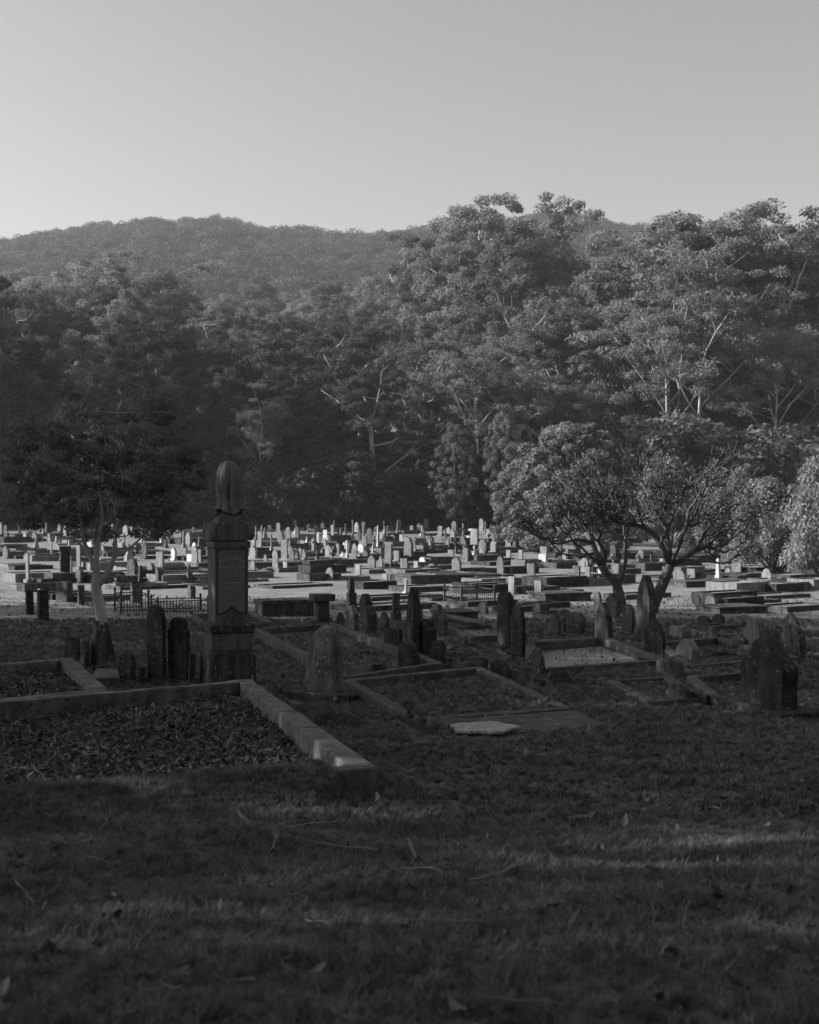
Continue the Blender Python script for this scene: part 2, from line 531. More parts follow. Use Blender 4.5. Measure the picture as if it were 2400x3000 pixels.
    crown = np_mesh(kind + '_crown', V, Q, M[leaf], 4)
    return wood, crown, H


GUMS = [make_tree('gum', 100 + i, 30, 'leaf', 'bark_pale', per=[210, 180, 230, 170][i % 4], size=0.20) for i in range(5)]
BUSH = [make_tree('bushy', 200 + i, 24, 'leaf', 'bark_dark', per=210, size=0.21) for i in range(4)]
SPARSE = [make_tree('gum', 600 + i, 22, 'leaf', 'bark_dark', per=13, size=0.32) for i in range(3)]
BOLE = [make_tree('bole', 620 + i, 30, 'leaf', 'bark_white', per=110, size=0.20) for i in range(3)]
PALE = make_tree('dome', 300, 10, 'leaf_pale', 'bark_dark', per=420, size=0.15)
PALES = [make_tree('shrub', 320 + i, 6, 'leaf_pale', 'bark_dark', per=520, size=0.12) for i in range(2)]
SHRUB = [make_tree('shrub', 340 + i, 5, 'leaf_dark', 'bark_dark', per=420, size=0.14) for i in range(2)]


def plant(proto, name, x, y, h, label, cat='tree', group=None, rz=None, wide=1.0, lift=0.0, leaf=None):
    wood, crown, H0 = proto
    s = h / H0
    r = empty(name, (x, y, gz(x, y) + lift), random.uniform(0, 6.28) if rz is None else rz)
    r.scale = (s * wide, s * wide, s)
    a = bpy.data.objects.new('trunk', wood); link(a, r)
    b = bpy.data.objects.new('crown', crown); link(b, r)
    if leaf:
        b.material_slots[0].link = 'OBJECT'; b.material_slots[0].material = M[leaf]
    tag(r, label, cat, group)
    return r


def tree_px(proto, name, px, ytop, d, label, group, wpx=None, **k):
    x = (px - 1200) / F * d
    zt = (HOR - ytop) / F * d
    h = max(3.0, zt - gz(x, d))
    return plant(proto, name, x, d, h, label, group=group, **k)


ORD = None
_ord0 = ['leftmost', 'second from the left', 'third from the left', 'fourth from the left', 'fifth from the left', 'sixth from the left', 'seventh from the left', 'eighth from the left',
       'ninth from the left', 'tenth from the left', 'eleventh from the left', 'twelfth from the left', 'thirteenth from the left', 'fourteenth from the left', 'fifteenth from the left', 'sixteenth from the left',
       'seventeenth from the left', 'eighteenth from the left', 'nineteenth from the left', 'twentieth from the left']
_u = ['first', 'second', 'third', 'fourth', 'fifth', 'sixth', 'seventh', 'eighth', 'ninth']
ORD = _ord0 + ['twenty-' + a + ' from the left' for a in _u] + ['thirtieth from the left'] + ['thirty-' + a + ' from the left' for a in _u] + ['fortieth from the left'] + ['forty-' + a + ' from the left' for a in _u] + ['fiftieth from the left'] + ['fifty-' + a + ' from the left' for a in _u]

# --- tall trees that stand out (px, top row, distance, prototype, width, label)
tall = [
    (2050, 588, 150, GUMS[0], 1.25, 'tallest pale-trunked gum tree, its white trunk rising behind the bare tree'),
    (1925, 606, 165, GUMS[1], 1.2, 'tall gum tree with a slim pale trunk just left of the tallest gum'),
    (2210, 600, 160, GUMS[2], 1.1, 'tall gum tree right of the tallest gum, crown against the sky'),
    (2350, 592, 150, GUMS[3], 1.0, 'tall gum tree cut off by the right edge of the view'),
    (1790, 748, 158, BUSH[1], 1.1, 'dense rounded forest tree stepping down left of the tall right-hand gums'),
    (2470, 640, 158, GUMS[4], 1.1, 'tall gum tree beyond the right edge of the view'),
    (1440, 540, 205, GUMS[4], 0.85, 'highest gum tree in the middle, open crown standing clear of the ridge'),
    (1325, 590, 212, GUMS[2], 0.75, 'gum tree with a flat umbrella crown left of the highest middle gum'),
    (1565, 566, 215, GUMS[3], 0.8, 'gum tree with loose airy top right of the highest middle gum'),
    (1500, 640, 195, BUSH[0], 0.9, 'dense tree filling the slope below the highest middle gum'),
    (1260, 690, 222, GUMS[0], 0.75, 'gum tree on the left shoulder of the middle group'),
    (1640, 735, 205, BUSH[2], 0.9, 'broad forest tree on the right shoulder of the middle group'),
    (340, 742, 235, GUMS[3], 1.2, 'broad-crowned gum topping the left-hand ridge of trees'),
    (190, 775, 230, GUMS[1], 1.15, 'gum tree with raked crown left of the ridge top on the left'),
    (60, 850, 225, BUSH[3], 1.1, 'dense tree at the left edge on the left-hand ridge'),
    (470, 790, 232, BUSH[2], 1.1, 'dense dark tree right of the broad-crowned left ridge gum'),
    (590, 880, 215, GUMS[2], 1.1, 'dark gum tree on the descending end of the left ridge'),
    (700, 960, 200, BUSH[0], 1.0, 'dark forest tree at the foot of the descending left ridge'),
    (-80, 800, 235, GUMS[0], 1.1, 'gum tree just beyond the left edge on the ridge'),
]
for (px, yt, d, pr, w, lab) in tall:
    tree_px(pr, 'gum_tree' if pr in GUMS else 'forest_tree', px, yt, d, lab, 'tall trees of the forest behind the cemetery', wide=w, rz=(px * 0.37) % 6.28)

for k, (px, yt, d, lab) in enumerate([(2050, 700, 137, 'slender white-barked gum whose straight bole stands behind the bare tree'), (1948, 800, 139, 'white-barked gum with a short visible bole left of the straight white one'),
        (1405, 1010, 133, 'small white-barked gum standing clear above the broad-leaved trees at centre right'), (1228, 940, 140, 'slim pale-stemmed gum rising in the dark forest at the centre'),
        (762, 1130, 134, 'thin pale pole-like gum in the dark forest above the big monument'), (1700, 1120, 136, 'leaning pale-stemmed gum left above the large round pale-leaved tree'),
        (392, 840, 216, 'pale-stemmed gum showing against the left ridge'), (2290, 860, 137, 'white-limbed gum near the right edge of the view')]):
    tree_px(BOLE[k % 3], 'gum_tree', px, yt, d, lab, 'tall trees of the forest behind the cemetery', wide=1.0)

# --- mid slope canopy
def profile(d):
    if d < 160:
        return [(-300, 1010), (75, 1080), (350, 1120), (620, 1060), (800, 1060), (1000, 1010), (1180, 1080), (1380, 1130), (1560, 1060), (1700, 900), (1900, 940), (2100, 960), (2400, 900), (2700, 900)]
    if d < 195:
        return [(-300, 930), (75, 960), (260, 940), (480, 960), (700, 1000), (860, 950), (1050, 960), (1200, 1000), (1400, 930), (1560, 900), (1700, 780), (1900, 760), (2100, 760), (2400, 760), (2700, 700)]
    if d < 235:
        return [(-300, 860), (75, 880), (300, 830), (520, 880), (700, 930), (860, 900), (1050, 880), (1200, 880), (1400, 760), (1560, 760), (1700, 720), (1900, 700), (2400, 700), (2700, 700)]
    if d < 290:
        return [(-300, 830), (75, 850), (300, 840), (520, 850), (700, 880), (900, 860), (1100, 850), (1300, 800), (1600, 720), (2400, 720), (2700, 720)]
    return [(-300, 800), (75, 800), (500, 820), (700, 850), (900, 840), (1100, 830), (1300, 780), (1700, 710), (2700, 710)]


rows = [(145, 150, 'forest edge'), (176, 130, 'second forest row'), (212, 120, 'third forest row'),
        (255, 105, 'fourth forest row'), (305, 95, 'fifth forest row'), (365, 85, 'sixth forest row')]
for ri, (d, step, nm) in enumerate(rows):
    pf = profile(d); xs_ = [a for a, _ in pf]; ys_ = [b for _, b in pf]
    px = -220 + ri * 31
    lst = []
    while px < 2640:
        q = px + random.uniform(-0.25, 0.25) * step
        dd = d + random.uniform(-12, 12)
        yt = np.interp(q, xs_, ys_) + random.uniform(-35, 55)
        if 1590 < q < 1860: yt = max(yt, 752 if d > 195 else 800)
        lst.append((q, yt, dd)); px += step * random.uniform(0.85, 1.1)
    cnt = {True: 0, False: 0}
    for i, (q, yt, dd) in enumerate(sorted(lst)):
        g = (random.random() < 0.4)
        i = cnt[g]; cnt[g] += 1
        pr = random.choice(GUMS if g else BUSH)
        nmx = 'gum_tree' if g else 'forest_tree'
        o = ORD[i] if i < len(ORD) else f'number {i + 1} from the left'
        lab = f"{'pale-trunked gum' if g else 'dense leafy tree'}, {o} of its kind in the {nm}"
        if ri >= 3: lab = ('hazy gum tree' if g else 'hazy leafy tree') + f', {o} of its kind in the {nm}'
        tree_px(pr, nmx, q, yt, dd, lab, 'trees of the ' + nm, wide=random.uniform(0.85, 1.15), leaf='leaf_deep' if (dd < 232 and q < 1200 and random.random() < .8) or (dd < 165 and q < 1350) else None)  # darker leaf on the left trees puts their shade into the colour

# --- understorey along the forest edge
i = 0
px = -150
while px < 2650:
    d = 134 + random.uniform(-3, 4)
    x = (px - 1200) / F * d
    pr = SHRUB[i % 2]
    o = ORD[i] if i < len(ORD) else f'number {i + 1} from the left'
    plant(pr, 'shrub', x, d, random.uniform(5, 8) * (1.5 if px > 1700 else 1), f"{'grey' if px > 1450 else 'dark'} bush at the foot of the forest, {o} along its edge", 'bush', 'bushes along the forest edge', wide=1.25, leaf='leaf' if px > 1450 else None)
    px += random.uniform(95, 135); i += 1

# --- pale leafy trees at the right of the field
def dome_px(px, ytop, ybase, wpx, lab, pr=PALE, name='leafy_tree', cat='tree', d=None):
    p = P(px, ybase)
    d = d or p.y
    x = (px - 1200) / F * d
    h = (HOR - ytop) / F * d - gz(x, d)
    w = wpx / F * d
    base_w = {id(PALE): 1.24 * 10}.get(id(pr), 1.2 * pr[2])
    s = h / pr[2]
    return plant(pr, name, x, d, h, lab, cat, 'pale leafy trees right of the lit field', wide=(w / (base_w * s)))


dome_px(1690, 1235, 1600, 480, 'large round pale-leaved tree behind the bare branching tree', d=92)
dome_px(1560, 1330, 1580, 300, 'smaller pale-leaved tree at the left foot of the large round one', d=104)
dome_px(1330, 1235, 1560, 270, 'broad-leaved tree with a low spreading branch over the back graves', pr=BUSH[2], d=128)
dome_px(1480, 1180, 1560, 260, 'broad-leaved tree on the forest edge behind the large round pale tree', pr=BUSH[0], d=126)
dome_px(2270, 1390, 1700, 330, 'pale feathery shrub at the right edge of the field', PALES[0], 'shrub', 'bush', d=70)
dome_px(2130, 1370, 1620, 260, 'pale feathery shrub just behind the bare tree on its right', PALES[1], 'shrub', 'bush', d=88)
dome_px(2440, 1330, 1760, 300, 'pale feathery shrub beyond the right edge of the view', PALES[1], 'shrub', 'bush', d=62)
dome_px(1960, 1330, 1600, 260, 'pale leafy shrub seen through the bare tree', PALES[0], 'shrub', 'bush', d=98)

# --- trees outside the frame: left ones cast the shade, others added to cut skylight
rs = random.Random(SHADE_SEED)
shade = []
SH_G = set()
for k in range(9):
    shade.append((-27 - rs.uniform(0, 4), 0 + k * 5.2 + rs.uniform(-.8, .8), rs.uniform(19, 23))); SH_G.add(shade[-1])
for k in range(9):
    shade.append((-40 - rs.uniform(0, 6), 0 + k * 6.0 + rs.uniform(-1, 1), rs.uniform(24, 29)))
for k in range(5):  # unseen trees behind the viewpoint, added to cut skylight
    shade.append((-24 + k * 12 + rs.uniform(-2, 2), -20 - rs.uniform(0, 8), rs.uniform(18, 24)))
for k in range(7):
    shade.append((-54 - 7 * k, 143 + 5 * (k % 3), 36 + 2 * (k % 3)))
for k in range(6):
    shade.append((-60 - 8 * k, 166 + 4 * (k % 2), 36))
for k in range(7):  # unseen trees on the right, added to dim skylight on the foreground
    shade.append((23 + rs.uniform(0, 5) + (6 if k > 4 else 0), -10 + k * 5.5, rs.uniform(16, 21)))
for k, (x, y, h) in enumerate(sorted(shade)):
    plant(BUSH[k % 4] if y > 100 or y < -5 or x > 10 else SPARSE[k % 3], 'shade_tree', x, y, h, f'large leafy tree outside the view, {ORD[k]} of the shade trees', 'tree', 'shade trees beside and behind the viewpoint', rz=k * 1.7, wide=.8 if 8 < y < 14 else 1.15)


# ------------------------------------------------------------------ scattered stuff by geometry nodes
def hidden_col(name, objs):
    c = bpy.data.collections.new(name)
    for o in objs: c.objects.link(o)
    return c


def scatter(name, pts, scl, col, label, kind='stuff', tilt=0.3, seed=0):
    me = bpy.data.meshes.new(name)
    me.vertices.add(len(pts)); me.vertices.foreach_set('co', np.asarray(pts, np.float32).ravel())
    a = me.attributes.new('scl', 'FLOAT', 'POINT'); a.data.foreach_set('value', np.asarray(scl, np.float32))
    r = np.random.default_rng(seed)
    rot = np.stack([r.normal(size=len(pts)) * tilt, r.normal(size=len(pts)) * tilt, r.random(len(pts)) * 6.283], 1)
    b = me.attributes.new('rot', 'FLOAT_VECTOR', 'POINT'); b.data.foreach_set('vector', rot.astype(np.float32).ravel())
    me.update()
    o = bpy.data.objects.new(name, me); link(o)
    ng = bpy.data.node_groups.new(name + '_nodes', 'GeometryNodeTree')
    ng.interface.new_socket('Geometry', in_out='INPUT', socket_type='NodeSocketGeometry')
    ng.interface.new_socket('Geometry', in_out='OUTPUT', socket_type='NodeSocketGeometry')
    N = ng.nodes; L = ng.links
    gi = N.new('NodeGroupInput'); go = N.new('NodeGroupOutput')
    ci = N.new('GeometryNodeCollectionInfo'); ci.inputs['Collection'].default_value = col
    ci.inputs['Separate Children'].default_value = True; ci.inputs['Reset Children'].default_value = True
    ip = N.new('GeometryNodeInstanceOnPoints'); ip.inputs['Pick Instance'].default_value = True
    s1 = N.new('GeometryNodeInputNamedAttribute'); s1.data_type = 'FLOAT'; s1.inputs['Name'].default_value = 'scl'
    s2 = N.new('GeometryNodeInputNamedAttribute'); s2.data_type = 'FLOAT_VECTOR'; s2.inputs['Name'].default_value = 'rot'
    L.new(gi.outputs[0], ip.inputs['Points']); L.new(ci.outputs[0], ip.inputs['Instance'])
    L.new(s1.outputs['Attribute'], ip.inputs['Scale']); L.new(s2.outputs['Attribute'], ip.inputs['Rotation'])
    L.new(ip.outputs[0], go.inputs[0])
    md = o.modifiers.new('scatter', 'NODES'); md.node_group = ng
    tag(o, label, None, None, kind)
    return o


# far wooded hill
far_src = []
for k in range(4):
    r = np.random.default_rng(500 + k)
    n = 12
    c = np.stack([r.normal(size=n) * 2.6, r.normal(size=n) * 2.6, 6 + r.random(n) * 6], 1)
    rad = np.stack([2.2 + r.random(n) * 1.4] * 2 + [1.4 + r.random(n)], 1)
    V, Q = leaf_mesh(c, rad, 130, 0.5, r, shell=0.35)
    far_src.append(bpy.data.objects.new('far_crown', np_mesh('far_crown', V, Q, M['leaf_deep'], 4)))
far_col = hidden_col('far_crowns', far_src)
n = 13000
yy = 370 + (1000 - 370) * rng.random(n) ** 0.9
xx = (rng.random(n) * 2 - 1) * (yy * 0.36 + 30)
keep = yy < CREST + 60
xx, yy = xx[keep], yy[keep]
zz = ground_z(xx, yy) - 1.0
sc = (0.55 + 0.75 * rng.random(len(xx)) ** 1.5)
scatter('hillside_forest', np.stack([xx, yy, zz], 1), sc, far_col, 'hazy forest covering the far ridge', tilt=0.05, seed=3)

# ------------------------------------------------------------------ stones
PHI = R(20)
UX = Vector((math.cos(PHI), math.sin(PHI), 0))


def half_width(kind, t, H, W):
    """outline of a headstone: half width at height fraction t"""
    w = W / 2
    z = t * H
    if kind == 'flat': return w
    if kind == 'round':
        r = min(w, H * 0.5); k = (z - (H - r)) / r
        return w if k <= 0 else w * math.sqrt(max(0, 1 - k * k))
    if kind == 'gothic':
        r = min(W * 0.95, H * 0.5); k = (z - (H - r)) / r
        return w if k <= 0 else w * max(0, (1 - k ** 1.7))
    if kind == 'gable':
        r = min(W * 0.35, H * 0.3); k = (z - (H - r)) / r
        return w if k <= 0 else w * (1 - k * 0.93)
    if kind == 'shoulder':
        r = min(W * 0.42, H * 0.3); k = (z - (H - r)) / r
        if k <= 0: return w
        return w * 0.78 * math.sqrt(max(0, 1 - k * k)) + 0.001
    if kind == 'obelisk':
        if t < 0.88: return w * (1 - 0.35 * t)
        return w * 0.69 * (1 - (t - 0.88) / 0.12) + 0.001
    if kind == 'mossy':
        return w * (1 - 0.30 * t) * math.sqrt(max(0, 1 - max(0, (t - .72) / .28) ** 2)) + .001
    if kind == 'taper': return w * (1 - 0.18 * t)
    return w


def stone_mb(kind, W, T, H, res=1.0, z0=0.0):
    """weathered slab standing on z0, width along x, thickness along y"""
    nr = max(6, int(10 * res)); nc = max(3, int(6 * res))
    ts = np.concatenate([np.linspace(0, 0.62, nr), 1 - (1 - 0.62) * (1 - np.linspace(0.12, 1, nr)) ** 1.5])
    ss = np.linspace(-1, 1, nc + 1)
    V = []; ring = []
    for t in ts:
        hw = max(half_width(kind, t, H, W), 0.004)
        if kind == 'obelisk': ht = max(hw / (W / 2) * T / 2, 0.004)
        elif kind == 'mossy': ht = max(hw / (W / 2) * T / 2, .004)
        elif kind == 'taper': ht = T / 2 * (1 - 0.18 * t)
        else: ht = T / 2
        e = 1.0 - 0.16 * (abs(t) > 0.985)
        row = [(s * hw * e, -ht * (1 - 0.12 * (abs(s) > 0.98)), z0 + t * H) for s in ss]
        row += [(s * hw * e, ht * (1 - 0.12 * (abs(s) > 0.98)), z0 + t * H) for s in ss[::-1]]
        V += row
    n = 2 * (nc + 1); fs = []
    for j in range(len(ts) - 1):
        for k in range(n):
            k2 = (k + 1) % n
            fs.append((j * n + k, j * n + k2, (j + 1) * n + k2, (j + 1) * n + k))
    j = len(ts) - 1
    for k in range(nc):
        fs.append((j * n + k, j * n + k + 1, j * n + n - 2 - k, j * n + n - 1 - k))
    mb = MB(); mb.add(V, fs)
    return mb


def apparent(px, phi=None):
    al = math.atan((px - 1200) / F)
    phi = PHI if phi is None else phi
    return abs(math.sin(phi + al)), abs(math.cos(phi + al))


PHI_F = R(36)
UXF = Vector((math.cos(PHI_F), math.sin(PHI_F), 0))
FIELD = []   # (object, px, ybase, shape words, tone words)


def solve_wt(px, wpx, s, W0=0.62, Tmin=0.09, Tmax=0.4, phi=None):
    fw, ft = apparent(px, phi)
    w = wpx / s
    T = (w - W0 * fw) / ft
    if T < Tmin: T = Tmin
    if T > Tmax: T = Tmax
    W = (w - T * ft) / max(fw, 0.12)
    W = min(max(W, 0.28), 1.15)
    T = min(max((w - W * fw) / ft, 0.07), 0.6)
    return W, T


def headstone(x0, x1, ytop, ybase, kind, tone, label, plinth=0.0, lean=(0, 0), rz=0.0, cat='headstone', group=None, name='headstone', T=None, phi=None, res=1.0):
    px = (x0 + x1) / 2
    p = P(px, ybase)
    s = F / p.y
    H = (ybase - ytop) / s
    if T is None:
        W, T = solve_wt(px, x1 - x0, s, phi=phi)
    else:
        fw, ft = apparent(px, phi)
        W = max(0.25, ((x1 - x0) / s - T * ft) / max(fw, 0.12)); W = min(W, 1.4)
    root = empty(name, p - Vector((0, 0, 0.04)), PHI + R(90) + rz)
    root.rotation_euler = (lean[0], lean[1], (PHI if phi is None else phi) - R(90) + rz)
    m = M[tone]
    ph = plinth
    if ph > 0:
        mb = MB(); mb.box(-W / 2 - .09, W / 2 + .09, -T / 2 - .08, T / 2 + .08, -0.15, ph)
        mb.build('base', m, root, bevel=0.015, rough=0.0)
    mb = stone_mb(kind, W, T, H - ph, res, ph - (0.12 if ph == 0 else 0))
    mb.build('tablet', m, root, smooth=False, rough=0.014, rscale=3.5, seed=px * 0.01)
    tag(root, label, cat, group)
    return root


KN = {'round': 'rounded headstone', 'flat': 'square block', 'shoulder': 'shouldered headstone', 'gable': 'gabled headstone', 'gothic': 'pointed headstone'}
NEARG = 'headstones in the shade between the near plots'
near = [
    (76, 100, 1712, 1800, 'flat', 'stone_black', 'black headstone cut by the left edge of the view'),
    (110, 143, 1724, 1822, 'flat', 'stone_black', 'black narrow headstone second in from the left edge, in the shade'),
    (164, 212, 1690, 1762, 'flat', 'stone_dark', 'dark blocky pedestal below the tall dark monument at left'),
    (187, 235, 1841, 1945, 'taper', 'stone_black', 'squat black flat-topped headstone left of the small forked tree'),
    (238, 268, 1870, 1962, 'round', 'stone_black', 'low black round-topped headstone beside the squat black one'),
    (267, 291, 1812, 1962, 'gable', 'stone_dark', 'tall thin black headstone with pointed top in front of the forked tree trunk'),
    (346, 398, 1905, 2008, 'round', 'stone_black', 'low black headstone with worn top just behind the long pale kerb'),
    (404, 430, 1922, 2008, 'flat', 'stone_black', 'small black upright stone left of the pair of tall black headstones'),
    (431, 490, 1764, 2008, 'round', 'stone_black', 'tall black round-topped headstone, left one of the tall pair beside the big monument'),
    (493, 556, 1800, 2008, 'shoulder', 'stone_black', 'tall black headstone, right one of the pair, touching the big monument'),
    (783, 826, 1957, 2046, 'gable', 'stone_dark', 'small pointed headstone with a light left edge behind the kerb corner'),
    (856, 876, 2020, 2096, 'flat', 'stone_mid', 'short pale post beside the mossy leaning headstone'),
    (1014, 1053, 1768, 1872, 'gable', 'stone_dark', 'dark pointed headstone with a pale left edge below the dark pillar'),
    (988, 1006, 1778, 1830, 'round', 'stone_dark', 'small dark round headstone left of the dark pointed one'),
    (1122, 1180, 1818, 1925, 'flat', 'stone_black', 'dark broad stone block in front of the leaning tall slab'),
    (1261, 1305, 1869, 1960, 'round', 'stone_black', 'short dark round-topped headstone with pale left edge behind the middle plot'),
    (1630, 1685, 1768, 1845, 'shoulder', 'stone_dark', 'dark square-shouldered headstone behind the gravel plot'),
    (1743, 1796, 1745, 1880, 'gothic', 'stone_dark', 'dark headstone with a pointed gothic top left of the bare tree trunk'),
    (1862, 1924, 1664, 1884, 'gothic', 'stone_dark', 'tallest weathered slab standing in front of the bare tree'),
    (1820, 1858, 1766, 1862, 'round', 'stone_dark', 'dark low headstone left of the tallest weathered slab'),
    (1942, 1988, 1792, 1862, 'round', 'stone_dark', 'grey headstone behind the bright sunlit slab right of the bare tree'),
    (1964, 2006, 1815, 1872, 'flat', 'stone_pale', 'bright sunlit square headstone right of the bare tree'),
    (2015, 2048, 1826, 1874, 'flat', 'stone_pale', 'small bright block beside the bright sunlit headstone'),
    (2178, 2246, 1788, 1895, 'shoulder', 'stone_mid', 'grey headstone with worn shoulder right behind the big dark pointed stone'),
    (1607, 1676, 1935, 2010, 'round', 'stone_black', 'low rounded dark headstone in front of the pale gravel plot'),
    (1500, 1553, 1922, 2012, 'flat', 'stone_dark', 'dark blocky footstone in front of the tall streaked pair'),
    (1690, 1722, 1958, 2006, 'flat', 'stone_black', 'small black block right of the low rounded dark headstone'),
    (1950, 2030, 1966, 2068, 'round', 'stone_dark', 'low worn boulder-like headstone left of the big dark pointed stone'),
    (1924, 1956, 2002, 2052, 'round', 'stone_black', 'black stub of stone left of the boulder-like headstone'),
    (2022, 2086, 1996, 2072, 'flat', 'stone_black', 'dark low block right of the boulder-like headstone'),
    (2128, 2160, 2020, 2076, 'round', 'stone_dark', 'small rounded stone at the left foot of the big dark pointed stone'),
    (2062, 2088, 1906, 1930, 'flat', 'stone_black', 'tiny dark marker inside the grassy plot at right'),
    (1738, 1764, 1718, 1785, 'round', 'stone_pale', 'sunlit round-topped headstone behind the gothic one'),
    (1116, 1140, 1775, 1850, 'round', 'stone_dark', 'dark low headstone left of the block with a pillar'),
 (1376, 1430, 1898, 1978, 'flat', 'stone_dark', 'dark broken block left of the foot of the streaked pair'),
    (1432, 1500, 1905, 1995, 'shoulder', 'stone_black', 'broad black base stone under the streaked pair'),
    (1560, 1602, 1958, 2018, 'flat', 'stone_black', 'small black block left of the low rounded dark headstone'),
    (1724, 1790, 1982, 2030, 'flat', 'stone_dark', 'low dark block at the end of the small plot in front of the gravel'),
    (1826, 1866, 1996, 2050, 'round', 'stone_dark', 'low dark hump of stone on the small plot in front of the gravel'),
    (2092, 2130, 2004, 2080, 'flat', 'stone_dark', 'dark upright block against the big dark pointed stone'),
    (1288, 1326, 1900, 1952, 'flat', 'stone_dark', 'dark low block right of the short dark round-topped headstone'),
    (1058, 1084, 1880, 1930, 'flat', 'stone_dark', 'dark little block on the kerb left of the leaning slab'),
    (2040, 2076, 1940, 1990, 'round', 'stone_dark', 'dark small headstone below the dried wreath'),
    (1690, 1730, 1860, 1912, 'flat', 'stone_dark', 'dark low block on the back kerb of the gravel plot'),
 (538, 574, 1902, 2010, 'flat', 'stone_black', 'low black block between the tall pair and the big monument'),
    (1338, 1376, 1842, 1896, 'round', 'stone_dark', 'small dark headstone behind the short round-topped one'),
    (1205, 1240, 1768, 1830, 'flat', 'stone_dark', 'dark square headstone just behind the leaning tall slab'),
    (1262, 1312, 1764, 1866, 'shoulder', 'stone_dark', 'broad grey-black headstone right of the leaning tall slab'),
    (1560, 1590, 1752, 1800, 'flat', 'stone_dark', 'dark square headstone right of the streaked pair'),
    (1400, 1432, 1748, 1800, 'round', 'stone_mid', 'grey round headstone left of the streaked pair beside the railing'),
    (700, 728, 1990, 2040, 'flat', 'stone_black', 'small black footstone at the right foot of the big monument'),
    (2252, 2300, 1884, 1990, 'flat', 'stone_dark', 'dark headstone at the right edge behind the big dark pointed stone'),
    (1150, 1176, 1925, 1962, 'flat', 'stone_black', 'little black footstone below the block in front of the leaning slab'),
    (620, 650, 1770, 1812, 'round', 'stone_dark', 'dark headstone mostly hidden behind the big monument'),
    (455, 480, 1650, 1712, 'round', 'stone_dark', 'dark round headstone in front of the low railing at left'),
    (548, 574, 1700, 1752, 'shoulder', 'stone_dark', 'dark shouldered headstone left of the big monument shaft'),
    (380, 414, 1690, 1762, 'gothic', 'stone_dark', 'dark pointed headstone right of the small forked tree'),
    (226, 250, 1700, 1770, 'round', 'stone_dark', 'dark round headstone left of the small forked tree trunk'),
]
for t in near:
    x0, x1, yt, yb, kd, tone, lab = t
    big = (yb - yt) > 90
    headstone(x0, x1, yt, yb, kd, tone, lab, plinth=0.14 if (big and random.random() < 0.5) else 0.0,
              lean=(random.uniform(-.04, .04), random.uniform(-.03, .03)), rz=random.uniform(-.08, .08), group=NEARG, phi=R(48) if (x1 - x0) > 42 and x1 < 1900 and kd != 'gothic' else None)

headstone(958, 1040, 2038, 2100, 'flat', 'stone_black', 'squat black block at the right foot of the big mossy headstone', group=NEARG)
rz_ = random.Random(21)
more = []
while len(more) < 26:
    px = rz_.uniform(1040, 2330); yb = rz_.uniform(1795, 1985)
    if any(abs((a[0] + a[1]) / 2 - px) < 34 and abs(a[3] - yb) < 26 for a in near): continue
    if any(abs(a[0] - px) < 40 and abs(a[1] - yb) < 26 for a in more): continue
    if 1570 < px < 1880 and yb > 1895: continue
    more.append((px, yb))
for i, (px, yb) in enumerate(sorted(more)):
    s_ = F / P(px, yb).y
    hh, ww = rz_.uniform(.35, .85) * s_, rz_.uniform(.28, .5) * s_
    kd = rz_.choice(['round', 'flat', 'shoulder', 'gable', 'gothic'])
    headstone(px - ww / 2, px + ww / 2, yb - hh, yb, kd, rz_.choice(['stone_dark', 'stone_black', 'stone_dark', 'stone_mid']),
              f'small weathered {KN[kd]} among the shaded graves, {ORD[i]} of these', lean=(rz_.gauss(0, .06), rz_.gauss(0, .07)), rz=rz_.uniform(-.2, .2),
              group='small worn headstones of the shaded middle ground', plinth=rz_.choice([0, .1]))
# tall streaked pair
headstone(1454, 1510, 1728, 1905, 'round', 'stone_black', 'tall streaked black headstone, left one of the close pair in the middle', 0.16, group=NEARG, res=1.3)
headstone(1494, 1541, 1765, 1928, 'shoulder', 'stone_black', 'streaked dark headstone, right and nearer one of the close pair in the middle', 0.16, group=NEARG, res=1.3)
# leaning tall slab
headstone(1184, 1226, 1712, 1928, 'gothic', 'stone_black', 'tall dark slab leaning to the right with a bright left edge', 0.12, lean=(-0.02, 0.07), group=NEARG, T=0.16, res=1.3)
# big mossy stone left of the middle plot
rt = headstone(878, 1010, 1798, 2062, 'mossy', 'mossy', 'big rough mossy headstone leaning back right of the long pale kerb', 0.0, lean=(-0.1, 0.0), group=NEARG, T=0.3, res=2.0, phi=R(58))
mb = MB(); mb.box(-.46, .46, -.32, .26, -0.1, 0.2)
mb.build('base', M['stone_dark'], rt, bevel=0.02)
# big dark stone at the right edge
rt = headstone(2168, 2335, 1838, 2100, 'gable', 'stone_black', 'big dark headstone with a pointed top leaning at the right edge of the view', 0.0, lean=(0.0, 0.02), group=NEARG, T=0.26, res=2.0)
mb = MB(); mb.box(-.7, .7, -.3, .34, -0.15, 0.2)
mb.build('base', M['stone_black'], rt, bevel=0.02)

# block with stacked top, pillar behind it, capped pedestal, chest tomb, slant wedge
def stack(px, ybase, levels, tone, label, cat='headstone', name='stepped_monument', group=None, tops=None):
    """levels: (y top px, width px) from the bottom up"""
    p = P(px, ybase); s = F / p.y
    root = empty(name, p - Vector((0, 0, 0.04)), PHI)
    fw, ft = apparent(px)
    z = -0.1
    names = ['base', 'shaft', 'block', 'cap', 'top']
    for i, (yt, w) in enumerate(levels):
        h = (ybase - yt) / s + 0.04
        ww = w / s / (fw + ft)
        mb = MB(); mb.box(-ww / 2, ww / 2, -ww / 2, ww / 2, z, h, *( (ww * 0.1, ww * 0.1) if tops and tops[i] == 't' else (0, 0)))
        mb.build(names[min(i, 4)], M[tone], root, bevel=0.012, rough=0.006, seed=px)
        z = h - 0.002
    tag(root, label, cat, group)
    return root


